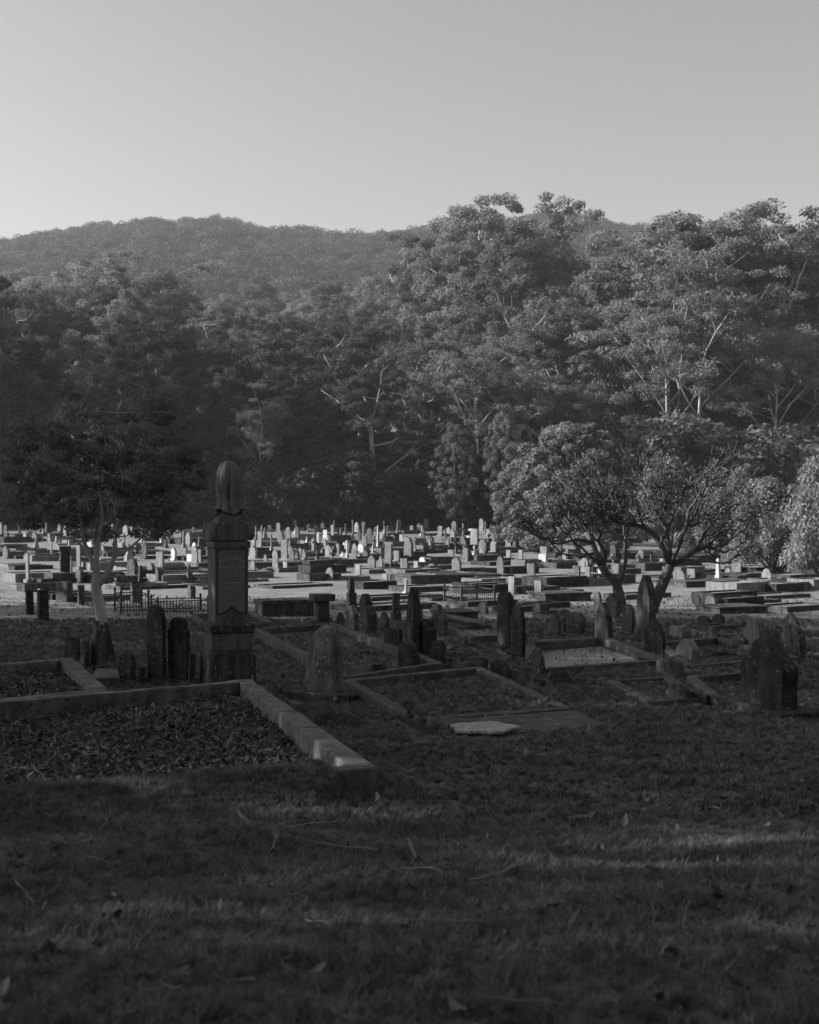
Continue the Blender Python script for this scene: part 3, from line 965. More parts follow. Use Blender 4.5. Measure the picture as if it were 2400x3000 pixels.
stack(1030, 1800, [(1771, 34), (1736, 31), (1690, 21)], 'stone_dark', 'dark stepped pillar standing against the sunlit grass near the centre', name='stone_pillar', cat='pillar', tops=['', '', 't'])
stack(1160, 1822, [(1795, 34), (1778, 28), (1738, 24)], 'stone_dark', 'dark stone with a square upper block left of the leaning slab', cat='headstone')
stack(944, 1828, [(1760, 44), (1740, 78)], 'stone_dark', 'dark pedestal with an overhanging flat cap right of the big monument', name='capped_pedestal', cat='pedestal')
stack(190, 1700, [(1686, 46), (1612, 30), (1600, 36)], 'stone_black', 'dark square monument at the left rising among the sunlit graves', name='square_monument', cat='monument')
stack(205, 1762, [(1738, 22), (1718, 17)], 'stone_mid', 'small grey rounded marker before the dark pedestal at left', name='small_marker', cat='marker')


def chest(x0, x1, ytop, ybase, tone, label, depth=0.9, name='chest_tomb', rz=0, group=None):
    p0 = P(x0, ybase); s = F / p0.y
    L = (x1 - x0) / s / math.cos(PHI)
    h = (ybase - ytop) / s
    root = empty(name, p0 - Vector((0, 0, 0.03)), PHI + rz)
    mb = MB(); mb.box(0, L, 0, depth, -0.15, h * 0.8)
    mb.build('body', M[tone], root, bevel=0.012, rough=0.008)
    mb = MB(); mb.box(-.05, L + .05, -.05, depth + .05, h * 0.8, h)
    mb.build('lid', M[tone], root, bevel=0.015, rough=0.008)
    tag(root, label, 'tomb', group)
    return root


chest(770, 918, 1757, 1806, 'stone_dark', 'long dark chest tomb right behind the big monument', 1.0)
chest(1205, 1470, 1684, 1712, 'stone_dark', 'longest dark slab-sided grave across the middle of the sunlit field', 2.2, group='large low tombs of the sunlit field')
chest(742, 1000, 1647, 1668, 'stone_dark', 'long dark low grave in the sunlit field right of the big monument', 2.2, group='large low tombs of the sunlit field')
chest(1598, 1738, 1736, 1765, 'stone_dark', 'long dark-sided low grave left of the bare tree trunk', 1.5, group='large low tombs of the sunlit field')
chest(1307, 1402, 1790, 1825, 'stone_dark', 'dark ledger grave with a pale tilted slab left of the streaked pair', 1.2)
chest(2110, 2265, 1776, 1800, 'stone_dark', 'long dark kerbed grave in front of the sunlit stub stone at right', 1.4, group='large low tombs of the sunlit field')
chest(2010, 2115, 1701, 1722, 'stone_dark', 'low dark-sided grave left of the white obelisk at right', 1.4, group='large low tombs of the sunlit field')
chest(2124, 2200, 1697, 1717, 'stone_dark', 'low dark-sided grave right of the white obelisk at right', 1.4, group='large low tombs of the sunlit field')

# ------------------------------------------------------------------ the tall monument with the draped urn
mp_ = P(668, 2014)
MS = F / mp_.y
mon = empty('urn_monument', mp_ - Vector((0, 0, 0.02)), PHI)
tag(mon, 'tall square stone monument topped by a draped urn, with a carved inscription panel', 'monument')
SS = M['sandstone']; SD = M['stone_dark']
def Y2H(y): return (2014 - y) / MS
w1 = 168 / MS / 1.19; w2 = 142 / MS / 1.19; w3 = 157 / MS / 1.19; w4 = 118 / MS / 1.19; w5 = 140 / MS / 1.19
def cube(name, w, a, b, m, bev=0.012, t=0.0):
    mb = MB(); mb.box(-w / 2, w / 2, -w / 2, w / 2, a, b, t, t)
    return mb.build(name, m, mon, bevel=bev, rough=0.006, rscale=5)
h1, h2, h3, h4, h5 = Y2H(1897), Y2H(1846), Y2H(1820), Y2H(1600), Y2H(1524)
cube('base', w1, -0.2, h1, SD, 0.03, 0.012)
cube('plinth', w2, h1, h2, SS)
cube('ledge', w3, h2, h3, SD, 0.02)
shaft = cube('shaft', w4, h3, h4, SS, 0.01)
# pediment with four gabled faces and corner ears
ped = MB()
hw = w5 / 2; a, b = h4, h5
ped.box(-hw * .93, hw * .93, -hw * .93, hw * .93, a, a + (b - a) * .25)
for q in range(4):
    c, s_ = math.cos(q * math.pi / 2), math.sin(q * math.pi / 2)
    loc = MB()
    poly = [(-hw, a + .02 + (b - a) * .23), (hw, a + .02 + (b - a) * .23), (hw, a + (b - a) * .62)]
    for k in range(9):
        t = 1 - k / 8 * 2
        poly.append((hw * .88 * t, a + (b - a) * (.62 + .38 * (1 - t * t))))
    poly.append((-hw, a + (b - a) * .62))
    loc.prism(poly, -hw, -hw + .1)
    ped.add([(x * c - y * s_, x * s_ + y * c, z) for x, y, z in loc.v], loc.f)
ped.box(-hw * .8, hw * .8, -hw * .8, hw * .8, a + (b - a) * .3, b - .03)
ped.build('pediment', SS, mon, bevel=0.006, rough=0.008, rscale=6)
for q in range(4):
    ang = math.pi / 4 + q * math.pi / 2
    e = MB(); x, y = math.cos(ang) * hw * 1.3, math.sin(ang) * hw * 1.3
    e.lathe([(.045, a + (b - a) * .3), (.07, a + (b - a) * .5), (.06, a + (b - a) * .75), (.02, a + (b - a) * .93), (.004, b)], 8, x, y)
    e.build('corner_ear', SS, mon, smooth=True)
st = MB(); st.box(-.2, .2, -.2, .2, b - .03, b + .07, .03, .03); st.lathe([(.17, b + .07), (.15, b + .1), (.09, b + .14), (.08, b + .18)], 16)
st.build('urn_foot', SS, mon, rough=0.004)
HU = Y2H(1350)
ur = MB()
u0 = b + .16
ur.lathe([(.08, u0), (.13, u0 + .08), (.165, u0 + .25), (.17, u0 + .45), (.13, u0 + .6), (.06, u0 + .68), (.02, HU - .03)], 18)
ur.build('urn', SD, mon, smooth=True)
# drapery: a folded sheet hung over the urn, open at the front left
dr = MB(); na, nz_ = 64, 20
Vd = []
for j in range(nz_):
    t = j / (nz_ - 1)
    z = HU - (HU - u0 + .02) * t
    rad = np.interp(t, [0, .05, .12, .22, .35, .55, .8, .9, 1], [.045, .1, .15, .185, .205, .2, .175, .185, .235])
    for k in range(na + 1):
        an = 2 * math.pi * k / na
        fold = 1 + (0.05 + .06 * t) * math.sin(an * 8 + 1.5 * math.sin(t * 4)) * min(1, t * 2) + 0.05 * math.sin(an * 23)
        fold *= 1 - 0.3 * math.exp(-((an - R(262)) / .2) ** 2) * min(1, max(0, (t - .12) * 3))
        hem = 0.07 * math.sin(an * 3.0) * t
        Vd.append((.02 - .05 * max(0, .3 - t) + rad * .86 * fold * math.cos(an), rad * .86 * fold * math.sin(an), z - hem * .6))
for j in range(nz_ - 1):
    for k in range(na):
        q = j * (na + 1) + k
        dr.f.append((q, q + 1, q + na + 2, q + na + 1)); dr.m.append(0)
dr.v = Vd
dro = dr.build('drapery', M['panel_stone'], mon, smooth=True, rough=.02, rscale=9)
md = dro.modifiers.new('thick', 'SOLIDIFY'); md.thickness = 0.025
# inscription panel, proud of the shaft, with ogee foot; dark strips round it paint the groove's shade
pw = w4 * 0.40; zt = h4 - .03; zb = h3 + .17
fy = -w4 / 2
poly = [(-pw, zb), ]
for k in range(13):
    t = k / 12; x = -pw + 2 * pw * t
    poly.append((x, zb + 0.10 * math.exp(-((t - .5) / .2) ** 2)))
poly = poly[1:] + [(pw, zt - .06), (pw - .03, zt - .02), (pw - .07, zt), (-pw + .07, zt), (-pw + .03, zt - .02), (-pw, zt - .06)]
pn = MB(); pn.prism(poly, fy - .012, fy - .002)
pn.build('inscription_panel', M['panel_stone'], mon)
gr = MB(); gx = pw + .022
gr.prism([(-gx, zb - .03), (-pw - .004, zb - .03), (-pw - .004, zt), (-gx, zt)], fy - .008, fy - .001)
gr.prism([(pw + .004, zb - .03), (gx, zb - .03), (gx, zt), (pw + .004, zt)], fy - .008, fy - .001)
arch = [(-pw, zb - .03)] + [(-pw + 2 * pw * k / 12, zb - .03 + 0.10 * math.exp(-((k / 12 - .5) / .2) ** 2)) for k in range(13)]
for k in range(12):
    (xa, za), (xb, zb2) = arch[k + 1], arch[k + 2] if k + 2 < len(arch) else arch[-1]
    gr.prism([(xa, za), (xb, zb2), (xb, zb2 + .026), (xa, za + .026)], fy - .008, fy - .001)
gr.build('panel_border', M['groove_dark'], mon)
# carved scrollwork below the panel
cv = MB()
for sgn in (-1, 1):
    for (r0, cx, cz, a0, a1) in [(.055, .06, h3 + .10, 20, 260), (.04, .125, h3 + .07, -30, 230), (.03, .02, h3 + .15, 90, 300)]:
        pts = []
        for k in range(12):
            an = R(a0 + (a1 - a0) * k / 11); rr = r0 * (1 - .5 * k / 11)
            pts.append((sgn * (cx + rr * math.cos(an)), fy - .006, cz + rr * math.sin(an)))
        cv.tube(pts, [.011 * (1 - .4 * k / 11) for k in range(12)], 5)
cv.tube([(0, fy - .005, h3 + .01), (0, fy - .014, h3 + .1), (0, fy - .005, h3 + .2)], [.02, .028, .006], 6)
cv.build('carved_scroll', SS, mon, smooth=True)


def text(body, size, x, z, parent, arc=None):
    c = bpy.data.curves.new('lettering', 'FONT')
    c.body = body; c.size = size; c.align_x = 'CENTER'; c.align_y = 'CENTER'; c.extrude = 0.0015; c.resolution_u = 2
    o = bpy.data.objects.new('inscription', c)
    COL.objects.link(o)
    dg = bpy.context.evaluated_depsgraph_get(); dg.update()
    me = bpy.data.meshes.new_from_object(o.evaluated_get(dg))
    bpy.data.objects.remove(o)
    if arc:
        for v in me.vertices:
            v.co.y -= arc * (v.co.x / pw) ** 2
    me.materials.clear(); me.materials.append(M['letters'])
    q = bpy.data.objects.new('inscription', me)
    q.location = (x, fy - .0145, z); q.rotation_euler = (R(90), 0, 0)
    return link(q, parent)


zl = zt - .13
for body, size, dz, arc in [('IN LOVING MEMORY', .046, 0, .055), ('OF', .034, .075, 0), ('EDWARD  JOHNSON', .042, .13, 0), ('WHO DIED', .034, .185, 0), ('ON THE 9TH OF MAY 1893', .026, .235, 0),
                            ('AGED 42 YEARS', .026, .28, 0), ('AND', .026, .33, 0), ('HIS WIFE MARY', .036, .375, 0), ('AGED 71 YEARS', .026, .46, 0)]:
    text(body, size, 0, zl - dz, mon, arc)

# ------------------------------------------------------------------ kerbed plots near the camera
LITTER_POLYS = []; GRAVEL_POLYS = []; NOGRASS = []


def kerb_plot(corners, width, label, tone='concrete', fill='grass', fill_drop=0.1, group='kerbed plots in the foreground', name='grave_plot', fhs=None):
    """corners: BL, BR, FR, FL as (px, py, height); kerb outer top edges"""
    C = [P(x, y, h) for x, y, h in corners]
    H = [h for _, _, h in corners]
    cen = sum(C, Vector()) / 4
    g0 = Vector((cen.x, cen.y, gz(cen.x, cen.y)))
    root = empty(name, g0)
    ins = []
    for i in range(4):
        p, a, b = C[i], C[i - 1], C[(i + 1) % 4]
        u = (a - p).normalized(); v = (b - p).normalized()
        sn = max(0.3, u.to_2d().normalized().cross(v.to_2d().normalized()).__abs__())
        q = p + (u + v) * (width / sn)
        ins.append(q)
    for i in range(4):
        j = (i + 1) % 4
        mb = MB()
        n = 26
        prev = None
        low = [Vector((c.x, c.y, c.z - hh - 0.12)) for c, hh in zip(C, H)]
        for k in range(n):
            t0, t1 = k / n, (k + 1) / n
            if k == 0: t0 = 0.004
            if k == n - 1: t1 = 0.996
            A0 = C[i].lerp(C[j], t0); A1 = C[i].lerp(C[j], t1)
            B0 = ins[i].lerp(ins[j], t0); B1 = ins[i].lerp(ins[j], t1)
            if k == 0: R0_ = (A0, B0)
            def lowz(v): return Vector((v.x, v.y, min(v.z - 0.05, gz(v.x, v.y) - 0.1)))
            ring = lambda A, B: [lowz(A), A, B, lowz(B)]
            if k == 0: mb.v.extend([tuple(q - g0) for q in ring(A0, B0)])
            mb.v.extend([tuple(q - g0) for q in ring(A1, B1)])
            b = k * 4
            for (c, d) in ((0, 1), (1, 2), (2, 3), (3, 0)):
                mb.f.append((b + c, b + 4 + c, b + 4 + d, b + d)); mb.m.append(0)
        mb.f.append((0, 1, 2, 3)); mb.f.append((n * 4 + 3, n * 4 + 2, n * 4 + 1, n * 4)); mb.m += [0, 0]
        bm_o = mb.build('kerb_stone', M[tone], root, bevel=0.0)
        me = bm_o.data
        bm = bmesh.new(); bm.from_mesh(me)
        bmesh.ops.recalc_face_normals(bm, faces=bm.faces)
        es = [e for e in bm.edges if len(e.link_faces) == 2 and e.calc_face_angle(0) > 0.6]
        bmesh.ops.bevel(bm, geom=es, offset=0.018, segments=2, affect='EDGES', profile=0.6)
        bm.normal_update()
        for v in bm.verts:
            v.co += v.normal * (mnoise.fractal(v.co * 1.3, 1.0, 2.0, 2) * 0.012 + mnoise.fractal(v.co * 9.0, 1.0, 2.0, 3) * 0.008)
        bm.to_mesh(me); bm.free()
        me.polygons.foreach_set('use_smooth', [True] * len(me.polygons))
    # infill surface
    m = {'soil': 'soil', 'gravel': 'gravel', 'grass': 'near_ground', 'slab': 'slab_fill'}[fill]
    nn = 14
    V = []; Q = []
    for a in range(nn + 1):
        for b in range(nn + 1):
            p = ins[0].lerp(ins[1], b / nn).lerp(ins[3].lerp(ins[2], b / nn), a / nn)
            hh = (H[0] * (1 - b / nn) + H[1] * b / nn) * (1 - a / nn) + (H[3] * (1 - b / nn) + H[2] * b / nn) * a / nn
            zz_ = gz(p.x, p.y) + max(0.05, hh - fill_drop) + 0.02 * mnoise.noise(p * 2.0)
            V.append((p.x - g0.x, p.y - g0.y, zz_ - g0.z))
    for a in range(nn):
        for b in range(nn):
            q = a * (nn + 1) + b
            Q.append((q, q + nn + 1, q + nn + 2, q + 1))
    fm = MB(); fm.v = V; fm.f = Q; fm.m = [0] * len(Q)
    fm.build({'soil': 'soil_bed', 'gravel': 'gravel_bed', 'grass': 'turf_bed', 'slab': 'slab'}[fill], M[m], root, smooth=True)
    tag(root, label, 'grave plot', group)
    poly = [(q.x, q.y) for q in ins]
    hts = H
    if fill == 'soil': LITTER_POLYS.append((ins, H, fill_drop))
    if fill == 'gravel': GRAVEL_POLYS.append((ins, H, fill_drop))
    NOGRASS.append(([(q.x, q.y) for q in C], fill, H, fill_drop))
    return root


kerb_plot([(-330, 2079, .28), (738, 1990, .30), (1108, 2246, .25), (-420, 2368, .08)], 0.21, 'large plot with pale kerb in the left foreground, filled with dead leaves', 'concrete', 'soil', 0.2)
kerb_plot([(-260, 1965, .25), (212, 1925, .25), (322, 2022, .26), (-220, 2075, .2)], 0.24, 'kerbed plot behind the large pale one at the far left, full of leaf litter', 'concrete', 'soil', 0.18)
kerb_plot([(1000, 1990, .24), (1408, 1952, .27), (1684, 2074, .06), (1215, 2112, .05)], 0.17, 'dark kerbed plot in the middle foreground behind the white plaque', 'concrete_dark', 'grass', 0.13)
kerb_plot([(742, 1842, .26), (985, 1826, .28), (1300, 1941, .25), (1010, 1985, .14)], 0.17, 'dark kerbed grassy plot right behind the big mossy headstone', 'concrete_dark', 'grass', 0.15)
kerb_plot([(1539, 1880, .32), (1776, 1864, .34), (1968, 1934, .14), (1545, 1962, .1)], 0.2, 'kerbed plot covered in pale gravel in front of the bare tree', 'concrete_dark', 'gravel', 0.2)
kerb_plot([(1918, 1880, .2), (2112, 1866, .2), (2345, 1925, .15), (2010, 1950, .08)], 0.18, 'grassy kerbed plot right of the tallest weathered slab', 'concrete_dark', 'grass', 0.15)
kerb_plot([(1775, 1992, .12), (1968, 1980, .14), (2068, 2042, .14), (1900, 2058, .1)], 0.16, 'small low plot left of the boulder-like headstone', 'concrete_dark', 'grass', 0.1)
kerb_plot([(2012, 1980, .2), (2200, 1966, .2), (2290, 2040, .14), (2110, 2066, .1)], 0.16, 'small kerbed plot behind the big dark pointed stone', 'concrete_dark', 'grass', 0.15)
kerb_plot([(1395, 1905, .1), (1460, 1900, .1), (1500, 1925, .1), (1420, 1932, .1)], 0.1, 'tiny low kerb of broken concrete left of the streaked pair', 'concrete', 'grass', 0.05)
kerb_plot([(560, 1800, .15), (740, 1790, .15), (800, 1822, .15), (600, 1836, .15)], 0.15, 'dark kerbed plot directly behind the big monument', 'concrete_dark', 'grass', 0.1)
kerb_plot([(1310, 1836, .2), (1450, 1828, .2), (1545, 1856, .18), (1380, 1866, .18)], 0.16, 'low kerbed plot between the short round headstone and the streaked pair', 'concrete_dark', 'slab', 0.08)
kerb_plot([(1560, 1792, .2), (1640, 1786, .2), (1700, 1806, .18), (1600, 1814, .18)], 0.16, 'dim low plot behind the dark square-shouldered headstone', 'concrete_dark', 'slab', 0.08)

# turf bank that buries most of the big plot's front kerb
bA = P(1092, 2248, .25); bB = P(-500, 2372, .08)
V = []; Q = []; nb_, nc_ = 60, 12
BANK = []
for a in range(nb_ + 1):
    t = a / nb_
    c = bA.lerp(bB, t)
    ff = min(1, max(0, (t - .0) / .13)); ff = ff * ff * (3 - 2 * ff)
    for b in range(nc_ + 1):
        u = b / nc_
        y = c.y + .23 - u * 1.25
        prof = 1.0 if u < .2 else max(0, 1 - (u - .2) / .8) ** 1.5
        g = gz(c.x, y) + .03
        z = g - .06 + ff * prof * (c.z + .035 - gz(c.x, c.y) + .03 * mnoise.noise(Vector((c.x * 2, y * 3, 0)))) + .02 * (ff > 0)
        V.append((c.x, y, z)); BANK.append((c.x, y, z, ff * (1 if u < .95 else 0)))
for a in range(nb_):
    for b in range(nc_):
        q = a * (nc_ + 1) + b
        Q.append((q, q + 1, q + nc_ + 2, q + nc_ + 1))
bko = bpy.data.objects.new('turf_bank', np_mesh('turf_bank', V, Q, M['near_ground'], 4, smooth=True)); link(bko); bko['kind'] = 'structure'

# low ledger slab in front of the middle plot
def poly_slab(pts, thick, name, material, label, cat, h=0.0, group=None, rough=0.008, sub=6):
    C = [P(x, y, thick + h) for x, y in pts]
    g0 = sum(C, Vector()) / len(C); g0.z = gz(g0.x, g0.y)
    mb = MB()
    n = len(C)
    top = [c - g0 for c in C]; bot = [Vector((c.x, c.y, c.z - thick - (0.1 if h == 0 else 0))) - g0 for c in C]
    mb.add([tuple(v) for v in bot + top], [tuple(range(n - 1, -1, -1)), tuple(range(n, 2 * n))] + [(k, (k + 1) % n, n + (k + 1) % n, n + k) for k in range(n)])
    o = mb.build(name, material, None, loc=g0, bevel=0.008)
    bm = bmesh.new(); bm.from_mesh(o.data); bmesh.ops.recalc_face_normals(bm, faces=bm.faces); bm.to_mesh(o.data); bm.free()
    tag(o, label, cat, group)
    return o


poly_slab([(1440, 2172), (1808, 2141), (1684, 2080), (1180, 2118), (1220, 2178)][::-1], 0.05, 'ledger_slab', M['concrete_dark'], 'low dark concrete slab lying flat in front of the middle plot', 'slab')
NOGRASS.append(([(P(x, y).x, P(x, y).y) for x, y in [(1460, 2166), (1795, 2140), (1684, 2085), (1200, 2118)]], 'solid', [0.05] * 4, 0))
# broken white plaque resting on the slab
import itertools
pl = []
for k in range(18):
    a = 2 * math.pi * k / 18
    rr = 1 + 0.13 * math.sin(a * 5 + 1) + 0.07 * math.sin(a * 9)
    pl.append((1418 + 98 * math.cos(a) * rr, 2128 - 15 * math.sin(a) * rr))
plq = poly_slab(pl, 0.035, 'plaque', M['ceramic'], 'flat chipped white plaque lying on the dark slab in the foreground', 'plaque', h=0.075)
mb = MB(); c = P(1418, 2134, 0.05)
mb.box(-.26, .3, -.1, .12, 0.0, .027)
mb.build('plaque_rest', M['stone_black'], plq, loc=(P(1430, 2130, 0.052) - plq.location))

# flower holder with three pots
fh = empty('flower_holder', P(1235, 2165), R(-38))
tag(fh, 'tipped dark metal tray with three small pots of dried flowers left of the white plaque', 'flower holder')
mb = MB(); mb.box(-.23, .23, -.05, .05, .02, .05); mb.box(-.24, .24, -.065, -.05, .02, .09)
o_ = mb.build('tray', M['iron'], fh); o_.rotation_euler = (0, R(14), 0); o_.location = (0, 0, .09)
for k, (dx, dz) in enumerate([(-.17, .17), (0.0, .13), (.17, .09)]):
    mb = MB(); mb.lathe([(.03, 0), (.045, .05), (.055, .085), (.048, .09), (.03, .075)], 12, dx, 0.01)
    po = mb.build('pot', M['pot'], fh, loc=(0, 0, dz), smooth=True)
    fl = MB()
    for q in range(9):
        a = q * 2.4; e = Vector((dx + .05 * math.cos(a), .05 * math.sin(a), .16 + .02 * (q % 3)))
        fl.tube([(dx, 0, .07), e], [.003, .002], 4); fl.lathe([(.002, e.z), (.016, e.z + .008), (.002, e.z + .02)], 6, e.x, e.y)
    fl.build('dried_flowers', M['litter'], po, smooth=True)

# dark bundle on grassy plot at right (wreath lying flat)
wr = MB(); pw_ = P(2108, 1922, 0.08)
pts = [(0.24 * math.cos(a), 0.16 * math.sin(a), 0.03 + 0.02 * math.sin(3 * a)) for a in np.linspace(0, 2 * math.pi, 24)]
wr.tube(pts, 0.065, 8, cap=False)
tag(wr.build('wreath', M['stone_black'], None, loc=pw_, smooth=True, rough=0.02, rscale=8), 'dark dried wreath lying on the grass of the right-hand plot', 'wreath')

# leaning marker slab with a dark bar beside the forked tree
ls = empty('leaning_slab', P(312, 1945), R(-10))
mb = MB(); mb.prism([(-.22, -.05), (.16, -.05), (.0, .62), (-.1, .74)], -.05, .05)
mb.build('slab', M['stone_dark'], ls, bevel=.008, rough=.006)
mb = MB(); mb.tube([(.19, -.02, 0), (.0, -.03, .78)], [.03, .03], 6)
mb.build('bar', M['stone_black'], ls)
tag(ls, 'grey triangular slab with a dark bar leaning at the foot of the small forked tree', 'slab')
poly_slab([(262, 1988), (352, 1984), (345, 1960), (285, 1958)], 0.16, 'concrete_block', M['concrete'], 'flat pale concrete block between the far-left plot and the low black headstone', 'block')
# mound and loose stones beside the mossy headstone
mb = MB(); mb.lathe([(.34, -.08), (.33, .06), (.25, .16), (.1, .22), (.01, .23)], 14)
tag(mb.build('boulder', M['stone_black'], None, loc=P(985, 2135), smooth=True, rough=.06, rscale=2.5), 'low dark rounded stone at the foot of the big mossy headstone', 'stone')
mb = MB(); mb.box(-.13, .13, -.08, .08, -.03, .13, .02, .02)
tag(mb.build('marker_block', M['stone_black'], None, loc=P(1108, 1968, .1), rot=(0, 0, PHI), bevel=.01, rough=.01), 'small dark square block on the back kerb of the middle plot', 'block')
mb = MB(); mb.box(-.55, .55, -.25, .25, 0, .09); o_ = mb.build('fallen_slab', M['concrete'], None, loc=P(1352, 1822, .3), rot=(R(8), R(10), PHI - .3), bevel=.01)
tag(o_, 'pale broken slab tilted on the dark ledger grave left of the streaked pair', 'slab')

# ------------------------------------------------------------------ iron railings
def railing(px0, px1, ybase, ytop, label, nb=14, depth=1.6):
    p0 = P(px0, ybase); s = F / p0.y
    L = (px1 - px0) / s / math.cos(PHI); h = (ybase - ytop) / s
    root = empty('grave_railing', p0 - Vector((0, 0, .02)), PHI)
    for yy_ in (0, depth):
        for z in (h * .2, h * .88):
            mb = MB(); mb.box(0, L, yy_ - .012, yy_ + .012, z - .015, z + .015); mb.build('rail', M['iron'], root)
    for xx_ in (0, L):
        for z in (h * .2, h * .88):
            mb = MB(); mb.box(xx_ - .012, xx_ + .012, .02, depth - .02, z - .015, z + .015); mb.build('rail', M['iron'], root)
        for yy_ in (0, depth):
            mb = MB(); mb.box(xx_ - .03, xx_ + .03, yy_ - .03, yy_ + .03, -.1, h); mb.lathe([(.035, h), (.05, h + .04), (.01, h + .1)], 8, xx_, yy_)
            mb.build('post', M['iron'], root)
    pk = MB(); pk.tube([(0, 0, 0), (0, 0, h * .96)], [.011, .009], 5)
    me = None
    for yy_ in (0, depth):
        for k in range(1, nb):
            if me is None:
                o = pk.build('picket', M['iron'], root, loc=(L * k / nb, yy_, 0)); me = o.data
            else:
                o = bpy.data.objects.new('picket', me); o.location = (L * k / nb, yy_, 0); link(o, root)
    tag(root, label, 'railing', 'iron railings round graves')
    return root


railing(1352, 1452, 1770, 1722, 'iron railing round a grave left of the streaked pair', 16)
railing(462, 602, 1800, 1755, 'low iron railing round a grave left of the big monument', 16, 1.2)
railing(1700, 1762, 1868, 1826, 'thin iron railing at the foot of the gothic headstone', 10, 0.9)
railing(355, 430, 1800, 1735, 'taller iron railing in the shade right of the small forked tree', 9, 1.4)

